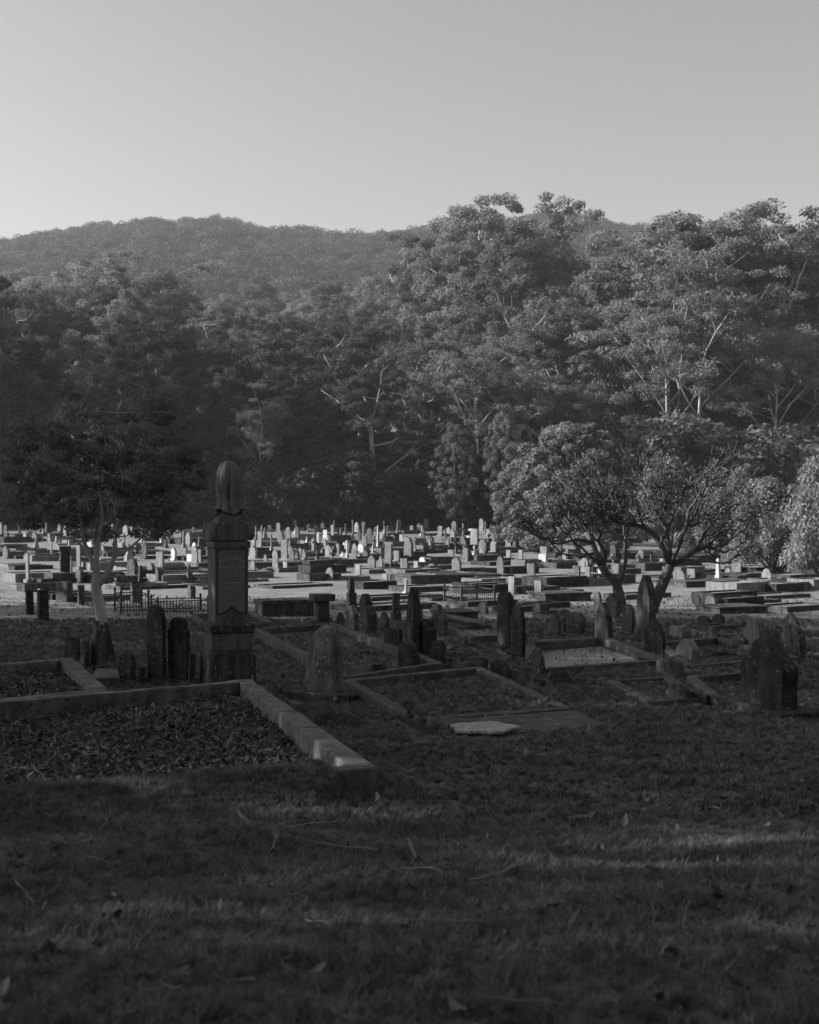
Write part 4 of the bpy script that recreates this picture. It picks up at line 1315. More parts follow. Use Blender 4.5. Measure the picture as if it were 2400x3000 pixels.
# ------------------------------------------------------------------ the sunlit field of graves
REG = {'A': (680, 1500, 4.3125), 'B': (1060, 1500, 4.3125), 'C': (1400, 1600, 3.45), 'D': (1850, 1600, 3.45), 'E': (60, 1480, 2.875), 'G': (500, 1300, 2.875), 'H': (1000, 1400, 3.45)}
TW = {'stone_dark': 'dark', 'stone_mid': 'grey', 'stone_pale': 'pale', 'marble': 'white', 'stone_black': 'blackish'}
KW = {'flat': 'square-topped headstone', 'round': 'round-topped headstone', 'gothic': 'pointed headstone', 'obelisk': 'obelisk', 'cross': 'cross', 'column': 'column', 'shoulder': 'shouldered headstone',
      'gable': 'gabled headstone', 'lump': 'ornate block', 'flowers': 'flower vase', 'urn': 'urn pedestal', 'lean': 'leaning headstone'}
fl = [  # region, x, base, height, width, kind, tone
 ('A', 305, 355, 185, 30, 'obelisk', 'stone_mid'), ('A', 375, 250, 92, 34, 'obelisk', 'stone_pale'), ('A', 355, 425, 185, 50, 'flat', 'stone_mid'), ('A', 478, 240, 75, 48, 'flat', 'stone_pale'),
 ('A', 577, 225, 80, 34, 'flat', 'stone_pale'), ('A', 500, 480, 205, 38, 'column', 'stone_pale'), ('A', 622, 390, 135, 34, 'round', 'stone_pale'), ('A', 715, 345, 155, 48, 'flat', 'stone_mid'),
 ('A', 665, 610, 260, 62, 'flat', 'stone_mid'), ('A', 555, 745, 270, 62, 'round', 'stone_mid'), ('A', 757, 650, 225, 56, 'gothic', 'stone_mid'), ('A', 860, 650, 205, 52, 'gable', 'stone_mid'),
 ('A', 680, 740, 120, 52, 'flat', 'stone_pale'), ('A', 1075, 685, 215, 46, 'urn', 'stone_mid'), ('A', 272, 745, 140, 48, 'round', 'stone_pale'), ('A', 425, 665, 135, 48, 'shoulder', 'stone_mid'),
 ('A', 905, 690, 125, 88, 'lump', 'marble'), ('A', 1025, 495, 155, 42, 'flat', 'stone_pale'), ('A', 1090, 405, 155, 40, 'flat', 'stone_pale'), ('A', 1162, 495, 165, 62, 'shoulder', 'stone_pale'),
 ('A', 1275, 350, 190, 38, 'flat', 'stone_pale'), ('A', 1362, 350, 155, 60, 'round', 'stone_mid'), ('A', 1430, 285, 140, 32, 'column', 'stone_mid'), ('A', 1527, 350, 252, 32, 'column', 'stone_pale'),
 ('A', 1662, 355, 200, 38, 'obelisk', 'stone_pale'), ('A', 1432, 472, 92, 56, 'flat', 'marble'), ('A', 1262, 645, 175, 68, 'cross', 'stone_mid'), ('A', 1542, 612, 145, 58, 'flat', 'stone_mid'),
 ('A', 1235, 860, 165, 72, 'shoulder', 'stone_mid'), ('A', 1592, 795, 135, 58, 'flat', 'stone_pale'), ('A', 975, 228, 84, 26, 'flat', 'stone_pale'), ('A', 1320, 190, 90, 22, 'cross', 'stone_mid'),
 ('A', 800, 300, 90, 60, 'lump', 'marble'), ('A', 1400, 555, 60, 60, 'lump', 'marble'), ('A', 1060, 240, 75, 26, 'cross', 'stone_mid'), ('A', 820, 195, 70, 22, 'cross', 'stone_dark'),
 ('A', 890, 460, 110, 46, 'flat', 'stone_mid'), ('A', 1340, 520, 130, 40, 'round', 'stone_mid'), ('A', 1220, 400, 110, 34, 'flat', 'stone_mid'),
 ('B', 28, 340, 185, 34, 'obelisk', 'stone_pale'), ('B', 112, 425, 225, 62, 'round', 'stone_dark'), ('B', 205, 492, 330, 44, 'obelisk', 'marble'), ('B', 325, 345, 175, 42, 'column', 'stone_pale'),
 ('B', 466, 238, 142, 42, 'lean', 'stone_mid'), ('B', 500, 382, 105, 44, 'flat', 'stone_pale'), ('B', 630, 265, 98, 36, 'flat', 'stone_mid'), ('B', 763, 292, 125, 48, 'column', 'marble'),
 ('B', 865, 495, 152, 64, 'column', 'marble'), ('B', 988, 302, 130, 46, 'flat', 'stone_mid'), ('B', 985, 165, 125, 46, 'round', 'stone_dark'), ('B', 1105, 182, 115, 52, 'flat', 'stone_mid'),
 ('B', 1285, 375, 230, 60, 'cross', 'stone_mid'), ('B', 1425, 445, 235, 82, 'flat', 'stone_pale'), ('B', 1350, 365, 70, 50, 'round', 'marble'), ('B', 1530, 500, 160, 88, 'shoulder', 'stone_mid'),
 ('B', 1665, 505, 135, 58, 'flat', 'stone_pale'), ('B', 1080, 475, 135, 46, 'gable', 'stone_mid'), ('B', 1130, 582, 112, 60, 'flat', 'stone_pale'), ('B', 1312, 615, 165, 58, 'flat', 'stone_mid'),
 ('B', 1200, 805, 235, 98, 'round', 'stone_mid'), ('B', 590, 605, 285, 108, 'shoulder', 'stone_mid'), ('B', 655, 455, 150, 52, 'round', 'stone_mid'), ('B', 138, 555, 135, 40, 'obelisk', 'marble'),
 ('B', 125, 745, 205, 82, 'gable', 'stone_mid'), ('B', 242, 702, 160, 56, 'gothic', 'stone_mid'), ('B', 368, 692, 292, 50, 'column', 'stone_mid'), ('B', 540, 765, 185, 78, 'flat', 'stone_mid'),
 ('B', 770, 655, 92, 78, 'round', 'marble'), ('B', 685, 735, 122, 50, 'flat', 'stone_pale'), ('B', 885, 722, 78, 84, 'round', 'stone_mid'), ('B', 300, 860, 90, 60, 'flat', 'stone_mid'),
 ('B', 445, 860, 110, 60, 'shoulder', 'stone_mid'), ('B', 690, 190, 70, 30, 'cross', 'stone_dark'), ('B', 1600, 300, 90, 50, 'flat', 'stone_mid'), ('B', 1380, 255, 50, 50, 'flat', 'marble'),
 ('H', 655, 1175, 155, 60, 'column', 'marble'), ('H', 1700, 1130, 130, 60, 'flat', 'stone_mid'),
 ('C', 232, 275, 175, 62, 'shoulder', 'stone_mid'), ('C', 312, 135, 100, 44, 'flat', 'stone_mid'), ('C', 437, 155, 122, 44, 'flat', 'stone_pale'), ('C', 662, 208, 132, 84, 'flat', 'marble'),
 ('C', 345, 478, 178, 66, 'flat', 'stone_pale'), ('C', 542, 335, 165, 68, 'flat', 'stone_mid'), ('C', 612, 548, 205, 66, 'flat', 'stone_pale'), ('C', 1110, 375, 170, 48, 'flat', 'stone_mid'),
 ('C', 1242, 285, 82, 42, 'round', 'marble'), ('C', 1375, 215, 145, 62, 'cross', 'stone_mid'), ('C', 160, 60, 90, 50, 'flat', 'stone_pale'), ('C', 880, 150, 90, 40, 'flat', 'stone_mid'),
 ('D', 70, 190, 120, 46, 'cross', 'stone_mid'), ('D', 205, 230, 150, 30, 'column', 'stone_mid'), ('D', 305, 205, 85, 34, 'flat', 'stone_pale'), ('D', 490, 395, 160, 96, 'shoulder', 'stone_mid'),
 ('D', 882, 350, 235, 70, 'obelisk', 'marble'), ('D', 985, 320, 110, 50, 'gable', 'stone_pale'), ('D', 803, 640, 150, 84, 'round', 'stone_pale'), ('D', 1240, 455, 112, 66, 'flat', 'stone_mid'),
 ('D', 1365, 385, 165, 80, 'shoulder', 'stone_pale'), ('D', 668, 580, 98, 42, 'gothic', 'stone_black'), ('D', 570, 85, 62, 34, 'round', 'marble'), ('D', 1290, 300, 50, 50, 'flat', 'stone_mid'), ('D', 1500, 950, 80, 60, 'round', 'stone_mid'),
 ('E', 62, 650, 245, 26, 'flat', 'stone_mid'), ('E', 85, 290, 90, 20, 'cross', 'stone_mid'), ('E', 430, 640, 210, 30, 'column', 'stone_pale'), ('E', 492, 540, 200, 30, 'flat', 'stone_mid'),
 ('E', 435, 265, 70, 34, 'urn', 'stone_pale'), ('E', 600, 395, 90, 46, 'lean', 'marble'), ('E', 880, 370, 140, 24, 'column', 'stone_pale'), ('E', 845, 372, 60, 56, 'flat', 'stone_pale'),
 ('E', 800, 550, 45, 40, 'gable', 'stone_pale'), ('E', 1432, 490, 82, 54, 'flat', 'marble'), ('E', 1470, 520, 180, 40, 'round', 'stone_mid'), ('E', 1100, 590, 110, 60, 'shoulder', 'stone_mid'),
 ('E', 1180, 600, 210, 50, 'flat', 'stone_mid'), ('E', 1420, 660, 170, 54, 'urn', 'stone_dark'), ('E', 1375, 355, 140, 28, 'obelisk', 'stone_pale'), ('E', 1460, 262, 80, 26, 'cross', 'stone_pale'),
 ('E', 1278, 315, 110, 22, 'obelisk', 'stone_mid'), ('E', 1190, 320, 70, 30, 'urn', 'marble'), ('E', 940, 640, 190, 70, 'round', 'stone_dark'), ('E', 1010, 700, 200, 60, 'obelisk', 'stone_black'),
 ('E', 810, 705, 105, 46, 'urn', 'stone_pale'), ('E', 495, 650, 110, 56, 'flat', 'stone_dark'), ('E', 570, 650, 80, 60, 'shoulder', 'stone_dark'), ('E', 385, 805, 75, 60, 'round', 'stone_mid'),
 ('E', 160, 790, 90, 30, 'flat', 'stone_pale'), ('E', 190, 300, 60, 18, 'column', 'stone_mid'), ('E', 240, 300, 60, 20, 'flat', 'stone_pale'), ('E', 300, 310, 50, 20, 'flat', 'stone_mid'),
 ('E', 320, 400, 60, 24, 'round', 'stone_pale'), ('E', 130, 300, 50, 20, 'round', 'stone_mid'), ('E', 265, 430, 30, 40, 'lump', 'marble'), ('E', 1510, 500, 130, 30, 'flat', 'stone_mid'),
 ('G', 640, 2020, 0, 0, '', ''),
]
fl = [f for f in fl if f[5]]
recs = []
for (rg, zx, zb_, zh, zw, kd, tn) in fl:
    ox, oy, sc_ = REG[rg]
    recs.append([ox + zx / sc_, oy + zb_ / sc_ + 1.5, zh / sc_ * 1.02 + 1, zw / sc_ * 1.12, kd, tn])
# further small stones of the back rows, too small to read one by one in the photograph
def taken(px, py, rx=9, ry=7):
    return any(abs(a[0] - px) < rx and abs(a[1] - py) < ry for a in recs)
rr_ = random.Random(77)
tries = 0; extra = 0
while extra < 150 and tries < 5000:
    tries += 1
    px = rr_.uniform(-60, 1660); u = rr_.random()
    py = 1553 + 95 * u ** 1.7
    if px > 1450 and py < 1570: continue
    if taken(px, py, 12, 5): continue
    d = P(px, py).y; s = F / d
    hh = rr_.uniform(0.55, 1.2) * s
    kd = rr_.choice(['flat', 'round', 'gothic', 'cross', 'cross', 'obelisk', 'column', 'shoulder', 'gable', 'urn', 'lump'])
    tn = rr_.choice(['stone_mid'] * 8 + ['stone_pale'] * 4 + ['stone_dark'] * 4 + ['marble'])
    recs.append([px, py, hh, rr_.uniform(0.3, 0.5) * s * (0.6 if kd in ('cross', 'obelisk', 'column') else 1), kd, tn]); extra += 1
for _ in range(26):   # sparse ones on the right part of the field
    px = rr_.uniform(1660, 2500); py = rr_.uniform(1590, 1720)
    if taken(px, py, 26, 10): continue
    d = P(px, py).y; s = F / d
    recs.append([px, py, rr_.uniform(0.5, 1.0) * s, rr_.uniform(0.3, 0.5) * s, rr_.choice(['flat', 'round', 'shoulder']), rr_.choice(['stone_mid', 'stone_pale', 'stone_dark'])])


for _ in range(30):
    b = rr_.choice(recs)
    if b[1] < 1585 or b[4] == 'flowers': continue
    recs.append([b[0] + rr_.choice([-1, 1]) * rr_.uniform(8, 14), b[1] + 2, rr_.uniform(13, 20), 12, 'flowers', rr_.choice(['marble', 'stone_pale', 'stone_dark'])])


def zone(px, py):
    row = ('in the farthest rows' if py < 1572 else 'in the back rows' if py < 1600 else 'in the middle rows' if py < 1640 else 'in the front rows' if py < 1700 else 'at the near side')
    c = ('far left of the field' if px < 260 else 'left of the big monument' if px < 600 else 'right of the big monument' if px < 860 else 'left of the field centre' if px < 1060 else
         'at the field centre' if px < 1260 else 'right of the field centre' if px < 1460 else 'left of the bare tree' if px < 1720 else 'under the bare tree' if px < 2010 else 'right of the bare tree')
    return row, c


def field_stone(px, py, hpx, wpx, kd, tn):
    p = P(px, py); s = F / p.y
    H = hpx / s
    m = M[tn]
    W, T = solve_wt(px, max(wpx * 1.12, 6), s, 0.6, 0.09, 0.2, PHI_F)
    root_name = {'cross': 'stone_cross', 'obelisk': 'obelisk', 'column': 'stone_column', 'urn': 'urn_pedestal', 'lump': 'ornate_block', 'flowers': 'flower_vase'}.get(kd, 'headstone')
    w = wpx / s
    fw, ft = apparent(px, PHI_F)
    mb = MB()
    near_ = py > 1640
    lean = (0, 0)
    if kd == 'cross':
        a = w * 0.42
        mb.box(-w * .5, w * .5, -w * .5, w * .5, -.1, H * .16); mb.box(-w * .38, w * .38, -w * .38, w * .38, H * .16, H * .3, .01, .01)
        q = max(.05, w * .13)
        mb.box(-q, q, -q, q, H * .3, H); A = max(w * .6, H * .2)
        mb.box(-q * .9, q * .9, -A, A, H * .68, H * .68 + q * 2)
        mb.box(-A * .9, A * .9, -q * .8, q * .8, H * .68 + .005, H * .68 + q * 2 - .005) if False else None
    elif kd == 'obelisk':
        w_ = w * 1.1 / (fw + ft)
        mb.box(-w_ * .6, w_ * .6, -w_ * .6, w_ * .6, -.1, H * .14); mb.box(-w_ * .46, w_ * .46, -w_ * .46, w_ * .46, H * .14, H * .28)
        mb.box(-w_ * .34, w_ * .34, -w_ * .34, w_ * .34, H * .28, H * .93, w_ * .13, w_ * .13); mb.box(-w_ * .21, w_ * .21, -w_ * .21, w_ * .21, H * .93, H, w_ * .2, w_ * .2)
    elif kd == 'column':
        w_ = w * 1.1 / (fw + ft)
        mb.box(-w_ * .62, w_ * .62, -w_ * .62, w_ * .62, -.1, H * .13); mb.box(-w_ * .5, w_ * .5, -w_ * .5, w_ * .5, H * .13, H * .25)
        mb.lathe([(w_ * .4, H * .25), (w_ * .34, H * .35), (w_ * .3, H * .9), (w_ * .42, H * .93), (w_ * .38, H)], 10)
    elif kd == 'urn':
        w_ = w * 1.1 / (fw + ft)
        mb.box(-w_ * .62, w_ * .62, -w_ * .62, w_ * .62, -.1, H * .15); mb.box(-w_ * .42, w_ * .42, -w_ * .42, w_ * .42, H * .15, H * .55, .01, .01)
        mb.box(-w_ * .52, w_ * .52, -w_ * .52, w_ * .52, H * .55, H * .6)
        mb.lathe([(w_ * .15, H * .6), (w_ * .12, H * .66), (w_ * .36, H * .8), (w_ * .3, H * .88), (w_ * .1, H * .94), (w_ * .04, H)], 10)
    elif kd == 'flowers':
        mb.lathe([(.04, -.02), (.06, H * .2), (.045, H * .38)], 8)
        for q_ in range(9):
            a_ = q_ * 2.4; rr2 = .05 + .012 * q_; e_ = (rr2 * math.cos(a_), rr2 * math.sin(a_), H * (.62 + .38 * ((q_ * 7) % 5) / 5))
            mb.tube([(0, 0, H * .3), e_], [.008, .006], 3); mb.lathe([(.01, e_[2] - .02), (.045, e_[2]), (.012, e_[2] + .03)], 6, e_[0], e_[1])
    elif kd == 'lump':
        w_ = w * 1.1 / (fw + ft)
        mb.box(-w_ * .6, w_ * .6, -w_ * .6, w_ * .6, -.1, H * .35, .02, .02); mb.box(-w_ * .42, w_ * .42, -w_ * .42, w_ * .42, H * .35, H * .7, .06, .06)
        mb.lathe([(w_ * .25, H * .7), (w_ * .3, H * .82), (w_ * .1, H)], 8)
    else:
        k2 = 'flat' if kd == 'lean' else kd
        ph = H * .14
        mb.box(-W / 2 - .08, W / 2 + .08, -T / 2 - .08, T / 2 + .08, -.1, ph)
        sb = stone_mb(k2, W, T, H - ph, 0.5, ph)
        mb.add(sb.v, sb.f)
        if kd == 'lean': lean = (0.14, 0.0)
    if kd == 'cross':
        pass
    rot = (lean[0] + random.uniform(-.03, .03), lean[1] + random.gauss(0, .035), (PHI_F - R(90)) + random.uniform(-.12, .12))
    if kd == 'lean' and px > 1000: rot = (0.0, 0.12, PHI_F + R(20))
    o = mb.build(root_name, m, None, loc=p - Vector((0, 0, .03)), rot=rot, rough=0.012, rscale=3, seed=px, smooth=False)
    return o


objs = []
for rc in recs:
    objs.append((rc, field_stone(*rc)))
buckets = {}
for rc, o in objs:
    row, c = zone(rc[0], rc[1])
    buckets.setdefault((TW[rc[5]], KW[rc[4]], row, c), []).append((rc[0], o))
for (tw, kw, row, c), L_ in buckets.items():
    L_.sort(key=lambda t: t[0])
    for i, (_, o) in enumerate(L_):
        lab = f'{tw} {kw} {row}, {c}'
        if len(L_) > 1:
            lab = f'{ORD[i]} {tw} {kw} {row}, {c}'.replace(' from the left', '').replace('leftmost', 'first', 1) + ', from the left'
        tag(o, lab, 'cross' if kw == 'cross' else 'obelisk' if kw == 'obelisk' else 'column' if kw == 'column' else 'headstone' if 'headstone' in kw or 'block' in kw else 'flowers' if 'flowers' in kw else 'urn', 'gravestones of the sunlit field')

# plots behind (to the right of) the stones
def low_plot(p, L, Wd, h, fill, tone, rz=0.0):
    root = empty('grave_plot', p - Vector((0, 0, .03)), PHI_F + rz)
    k = .12
    zz0 = -.2
    mb = MB()
    mb.box(0, L, -Wd / 2, -Wd / 2 + k, zz0, h); mb.box(0, L, Wd / 2 - k, Wd / 2, zz0, h)
    mb.box(0, k, -Wd / 2 + k + .002, Wd / 2 - k - .002, zz0, h - .003); mb.box(L - k, L, -Wd / 2 + k + .002, Wd / 2 - k - .002, zz0, h - .003)
    mb.build('kerb', M[tone], root, rough=.01, seed=p.x)
    mb = MB(); mb.box(k + .002, L - k - .002, -Wd / 2 + k + .002, Wd / 2 - k - .002, zz0, h - .05)
    mb.build('infill', M[fill], root)
    return root


plots = []
rp = random.Random(9)
for rc, o in objs:
    px, py, hpx, wpx, kd, tn = rc
    if hpx < 20 or kd in ('lump',): continue
    if rp.random() < (0.78 if py > 1590 else 0.5):
        if kd == 'flowers': continue
        p = P(px, py)
        L = rp.uniform(1.7, 2.3); Wd = rp.uniform(0.85, 1.2) if rp.random() < .75 else rp.uniform(1.6, 2.2)
        h = rp.choice([.2, .25, .3, .36, .42])
        off = .25
        q = p + UXF * off
        q.z = (gz(q.x, q.y) + gz(q.x + L * UXF.x, q.y + L * UXF.y)) / 2
        plots.append((px, py, h, low_plot(q, L, Wd, h, rp.choice(['slab_fill', 'slab_fill', 'gravel', 'grass_ground', 'concrete_dark', 'stone_pale']), rp.choice(['stone_dark', 'stone_black', 'stone_black', 'stone_mid']))))
for _ in range(150):
    px = rp.uniform(-50, 2420); py = 1562 + 175 * rp.random() ** 1.1
    if 1700 < px < 1760 and py > 1690: continue
    q = P(px, py)
    h = rp.choice([.15, .25, .35, .45])
    L = rp.uniform(1.7, 2.4)
    q.z = (gz(q.x, q.y) + gz(q.x + L * UXF.x, q.y + L * UXF.y)) / 2
    plots.append((px, py, h, low_plot(q, L, rp.uniform(.9, 1.8), h, rp.choice(['slab_fill', 'gravel', 'grass_ground', 'stone_pale']), rp.choice(['stone_dark', 'stone_black', 'stone_mid']))))
for (px, py, L, Wd, h) in [(1245, 1758, 1.6, .9, .12), (1180, 1732, 1.4, .9, .12), (1330, 1738, 1.9, .9, .14), (770, 1722, 3.0, 1.6, .14), (1600, 1735, 1.6, 1, .12), (1660, 1712, 2.0, 1.2, .2), (2130, 1768, 2.2, 1.2, .12),
                           (2200, 1752, 2.6, 1.4, .16), (1800, 1755, 2.4, 1.2, .2), (2050, 1850, 1.1, .7, .18), (2260, 1790, 2.4, 1.3, .2), (1000, 1790, 3.4, 1.3, .2), (1060, 1760, 3.2, 1.3, .16), (330, 1728, 3.6, 1.5, .2),
                           (1340, 1775, 2.2, 1.2, .2), (470, 1716, 2.4, 1.3, .22), (1470, 1792, 1.6, 1.0, .2), (1540, 1782, 1.6, .9, .2), (2100, 1885, 2.6, 1.2, .12)]:
    q = P(px, py); q.z = (gz(q.x, q.y) + gz(q.x + L * UXF.x, q.y + L * UXF.y)) / 2
    plots.append((px, py, h, low_plot(q, L, Wd, h, rp.choice(['slab_fill', 'gravel', 'grass_ground']), 'stone_dark')))
bk = {}
for (px, py, h, o) in plots:
    row, c = zone(px, py)
    t = 'low kerbed grave' if h < .22 else 'kerbed grave' if h < .36 else 'high-sided grave'
    bk.setdefault((t, row, c), []).append((px, o))
for (t, row, c), L_ in bk.items():
    L_.sort(key=lambda q: q[0])
    for i, (_, o) in enumerate(L_):
        lab = f'{t} {row}, {c}' if len(L_) == 1 else f"{ORD[i] if i < len(ORD) else 'number %d from the left' % (i + 1)} {t} {row}, {c}".replace(' from the left', '').replace('leftmost', 'first', 1) + ', from the left'
        if len(L_) == 1: lab = f'{t} {row}, {c}'
        tag(o, lab, 'grave', 'kerbed graves of the sunlit field')

# ------------------------------------------------------------------ small forked tree at the left
ft_ = empty('forked_tree', P(300, 1838), 0)
tag(ft_, 'small leafy tree with a pale forked trunk in the left of the cemetery', 'tree')
dft = ft_.location.y
def L2(px, py, dd=0.0): return at(px, py, dft + dd) - ft_.location
mb = MB()
r_ = np.random.default_rng(42)
def wtube(pts, r0, r1, n=7):
    pts = [L2(*p) for p in pts]; m_ = MB()
    m_.tube(pts, np.linspace(r0, r1, len(pts)), n)
    m_.build('trunk' if n == 9 else 'limb', M['bark_pale'], ft_, smooth=True)
wtube([(302, 1850), (296, 1800), (286, 1750), (281, 1712), (284, 1680)], .17, .13, 9)
wtube([(284, 1685), (272, 1650), (258, 1620), (243, 1578), (238, 1540), (225, 1480)], .09, .03)
wtube([(284, 1685), (281, 1650), (284, 1610), (292, 1570), (300, 1520), (296, 1450)], .1, .03)
wtube([(290, 1712), (305, 1690), (325, 1662), (335, 1630), (336, 1590), (345, 1530), (330, 1450)], .1, .03)
wtube([(333, 1632), (360, 1620), (392, 1596), (430, 1560), (465, 1500)], .05, .015)
wtube([(258, 1620), (225, 1585), (190, 1550), (150, 1510)], .04, .012)
wtube([(284, 1610), (270, 1560), (262, 1500), (240, 1420)], .04, .012)
wtube([(225, 1480), (205, 1420), (190, 1350), (150, 1290)], .03, .01)
wtube([(225, 1480), (245, 1400), (250, 1320)], .025, .01)
wtube([(296, 1450), (290, 1380), (310, 1300), (300, 1230)], .03, .01)
wtube([(330, 1450), (360, 1380), (400, 1330), (420, 1270)], .03, .01)
wtube([(465, 1500), (500, 1450), (530, 1390)], .015, .008)
wtube([(340, 1560), (385, 1490), (440, 1430), (470, 1370)], .025, .01)
ends = [L2(a, b, c) for a, b, c in [(225, 1480, 0), (296, 1450, .5), (330, 1450, -.4), (465, 1500, 0), (150, 1510, .4), (240, 1420, -.5)]]
cents = []
for k in range(300):
    b0 = ends[k % 6]
    px, py = r_.uniform(20, 600), r_.uniform(1150, 1575)
    if (px - 310) ** 2 / 290 ** 2 + (py - 1380) ** 2 / (230 + 60 * math.sin(px * .03)) ** 2 > 1: continue
    c = L2(px, py, r_.uniform(-1.8, 1.8))
    cents.append(c)
    if k % 3 == 0 and len(cents) > 12:
        c0 = min(cents[:-1], key=lambda q: (q - c).length if q.z < c.z + .1 else 99)
        pm = (c0 + c) / 2 + Vector((r_.normal() * .15, r_.normal() * .15, -.08))
        mb.tube([c0, pm, c], [.014, .011, .007], 4, cap=False)
mb.build('twigs', M['bark_pale'], ft_, smooth=True)['kind'] = 'stuff'
cents = np.array([tuple(c) for c in cents])
V, Q = leaf_mesh(cents, np.array([[.42, .42, .2]]) * r_.uniform(.5, 1.3, (len(cents), 1)), 95, 0.065, r_, shell=.2)
o_ = bpy.data.objects.new('crown', np_mesh('crown', V, Q, M['leaf'], 4)); link(o_, ft_)

# ------------------------------------------------------------------ bare candelabra tree
bt = empty('bare_tree', P(1860, 1796), 0)
tag(bt, 'bare frangipani tree with two dark trunks and curling finger-like branches', 'tree')
dbt = bt.location.y
def B2(px, py, dd=0.0): return at(px, py, dbt + dd) - bt.location
tr = MB(); br = MB()
rb = random.Random(31)
def btube(m_, pts, r0, r1, n=7):
    pp = [B2(*p) for p in pts]
    m_.tube(pp, np.linspace(r0, r1, len(pp)), n)
    return pp
lim = [
 ([(1826, 1812, 0), (1822, 1780, 0), (1812, 1735, 0), (1806, 1706, 0), (1780, 1686, 0), (1760, 1655, 0)], .2, .12),
 ([(1760, 1655, 0), (1747, 1620, .2), (1738, 1590, .3), (1715, 1560, .5)], .1, .06),
 ([(1768, 1662, 0), (1775, 1620, -.3), (1752, 1585, -.5), (1768, 1540, -.6)], .08, .05),
 ([(1812, 1712, 0), (1826, 1680, .1), (1834, 1640, .2), (1832, 1585, .3), (1840, 1545, .3), (1826, 1500, .2)], .07, .045),
 ([(1900, 1812, 0), (1922, 1755, 0), (1945, 1705, 0), (1964, 1656, 0)], .2, .15),
 ([(1964, 1656, 0), (1950, 1620, 0), (1935, 1590, 0), (1912, 1560, 0), (1888, 1546, -.1), (1850, 1534, -.2), (1815, 1530, -.3)], .12, .05),
 ([(1964, 1656, 0), (2000, 1640, .1), (2035, 1615, .3), (2070, 1602, .4), (2110, 1612, .5)], .1, .05),
 ([(1966, 1652, 0), (1962, 1600, .2), (1950, 1545, .5), (1935, 1490, .6)], .08, .045),
 ([(1966, 1652, 0), (1990, 1600, -.3), (2010, 1545, -.5), (2020, 1490, -.6)], .08, .045),
 ([(1935, 1592, 0), (1955, 1560, -.4), (1975, 1500, -.8)], .06, .04),
 ([(2035, 1615, .3), (2060, 1570, 0), (2085, 1530, -.2)], .06, .04),
 ([(1738, 1590, .3), (1690, 1580, .1), (1650, 1590, -.1)], .06, .04),
 ([(1747, 1620, .2), (1700, 1630, .6), (1670, 1625, .8)], .055, .035),
 ([(1950, 1545, .5), (1920, 1490, .9), (1900, 1430, 1.0)], .045, .035),
 ([(2010, 1545, -.5), (2040, 1500, -.9), (2060, 1440, -1.1)], .045, .035),
 ([(2000, 1640, .1), (2050, 1640, -.5), (2110, 1650, -.9)], .05, .035),
 ([(2060, 1570, 0), (2110, 1560, .6), (2140, 1550, .9)], .045, .035),
 ([(1888, 1546, -.1), (1870, 1500, -.6), (1860, 1440, -.8)], .045, .035),
 ([(1840, 1545, .3), (1800, 1500, .8), (1790, 1450, 1.0)], .045, .035),
 ([(1715, 1560, .5), (1690, 1520, .9), (1680, 1480, 1.0)], .045, .035),
 ([(1768, 1640, 0), (1740, 1640, -.8), (1700, 1600, -1.2)], .055, .035),
]
tips = []
for pts, r0, r1 in lim:
    big = r0 >= .1
    tr = MB(); pp = btube(tr, pts, r0, r1, 8 if big else 6)
    tr.build('trunk' if r0 >= .2 else 'limb', M['bark_bare'], bt, smooth=True)
    if r1 <= .07:
        tips.append((pp[-1], (pp[-1] - pp[-2]).normalized(), r1))
        if len(pp) > 3: tips.append((pp[-2], (pp[-2] - pp[-3]).normalized(), r1))
        if len(pp) > 4: tips.append((pp[-3], (pp[-2] - pp[-3]).normalized(), r1))
cen_b = B2(1880, 1500, 0)


def sprout(p, d, r, L, lev):
    """one curved finger, then forks"""
    out = Vector((p.x - cen_b.x, (p.y - cen_b.y), 0))
    out = out.normalized() if out.length > .01 else Vector((1, 0, 0))
    sag = rb.uniform(-1.3, .1)
    d1 = (d * 0.75 + out * 0.35 + Vector((0, 0, sag * .6)) + Vector((rb.gauss(0, .3), rb.gauss(0, .3), rb.gauss(0, .22)))).normalized()
    pts = [p]; q = p.copy(); dd = d1.copy()
    n = 5
    for k in range(n):
        dd = (dd + Vector((0, 0, 0.30 if lev < 4 else 0.42))).normalized()
        q = q + dd * (L / n); pts.append(q.copy())
    br.tube(pts, np.linspace(r, r * .8, n + 1), 5)
    if lev >= 6 or (lev >= 4 and rb.random() < .12): return
    for _ in range(rb.choice([2, 3, 3]) if lev < 4 else 2):
        a = rb.uniform(0, 6.28)
        side = Vector((math.cos(a), math.sin(a), rb.uniform(-.75, .1)))
        sprout(q - dd * .01, (dd * .35 + side).normalized(), max(r * .8, .017), L * rb.uniform(.78, .98), lev + 1)


for (p, d, r) in tips:
    sprout(p, d, min(r, .042), .56, 2)
br.build('branches', M['bark_bare'], bt, smooth=True)['kind'] = 'stuff'
bare_zmax = max(v[2] for v in br.v)

# ------------------------------------------------------------------ grass, fallen leaves, twigs
def in_poly(X, Y, poly):
    ins = np.zeros(len(X), bool); n = len(poly)
    j = n - 1
    for i in range(n):
        xi, yi = poly[i]; xj, yj = poly[j]
        c = ((yi > Y) != (yj > Y)) & (X < (xj - xi) * (Y - yi) / (yj - yi + 1e-12) + xi)
        ins ^= c; j = i
    return ins


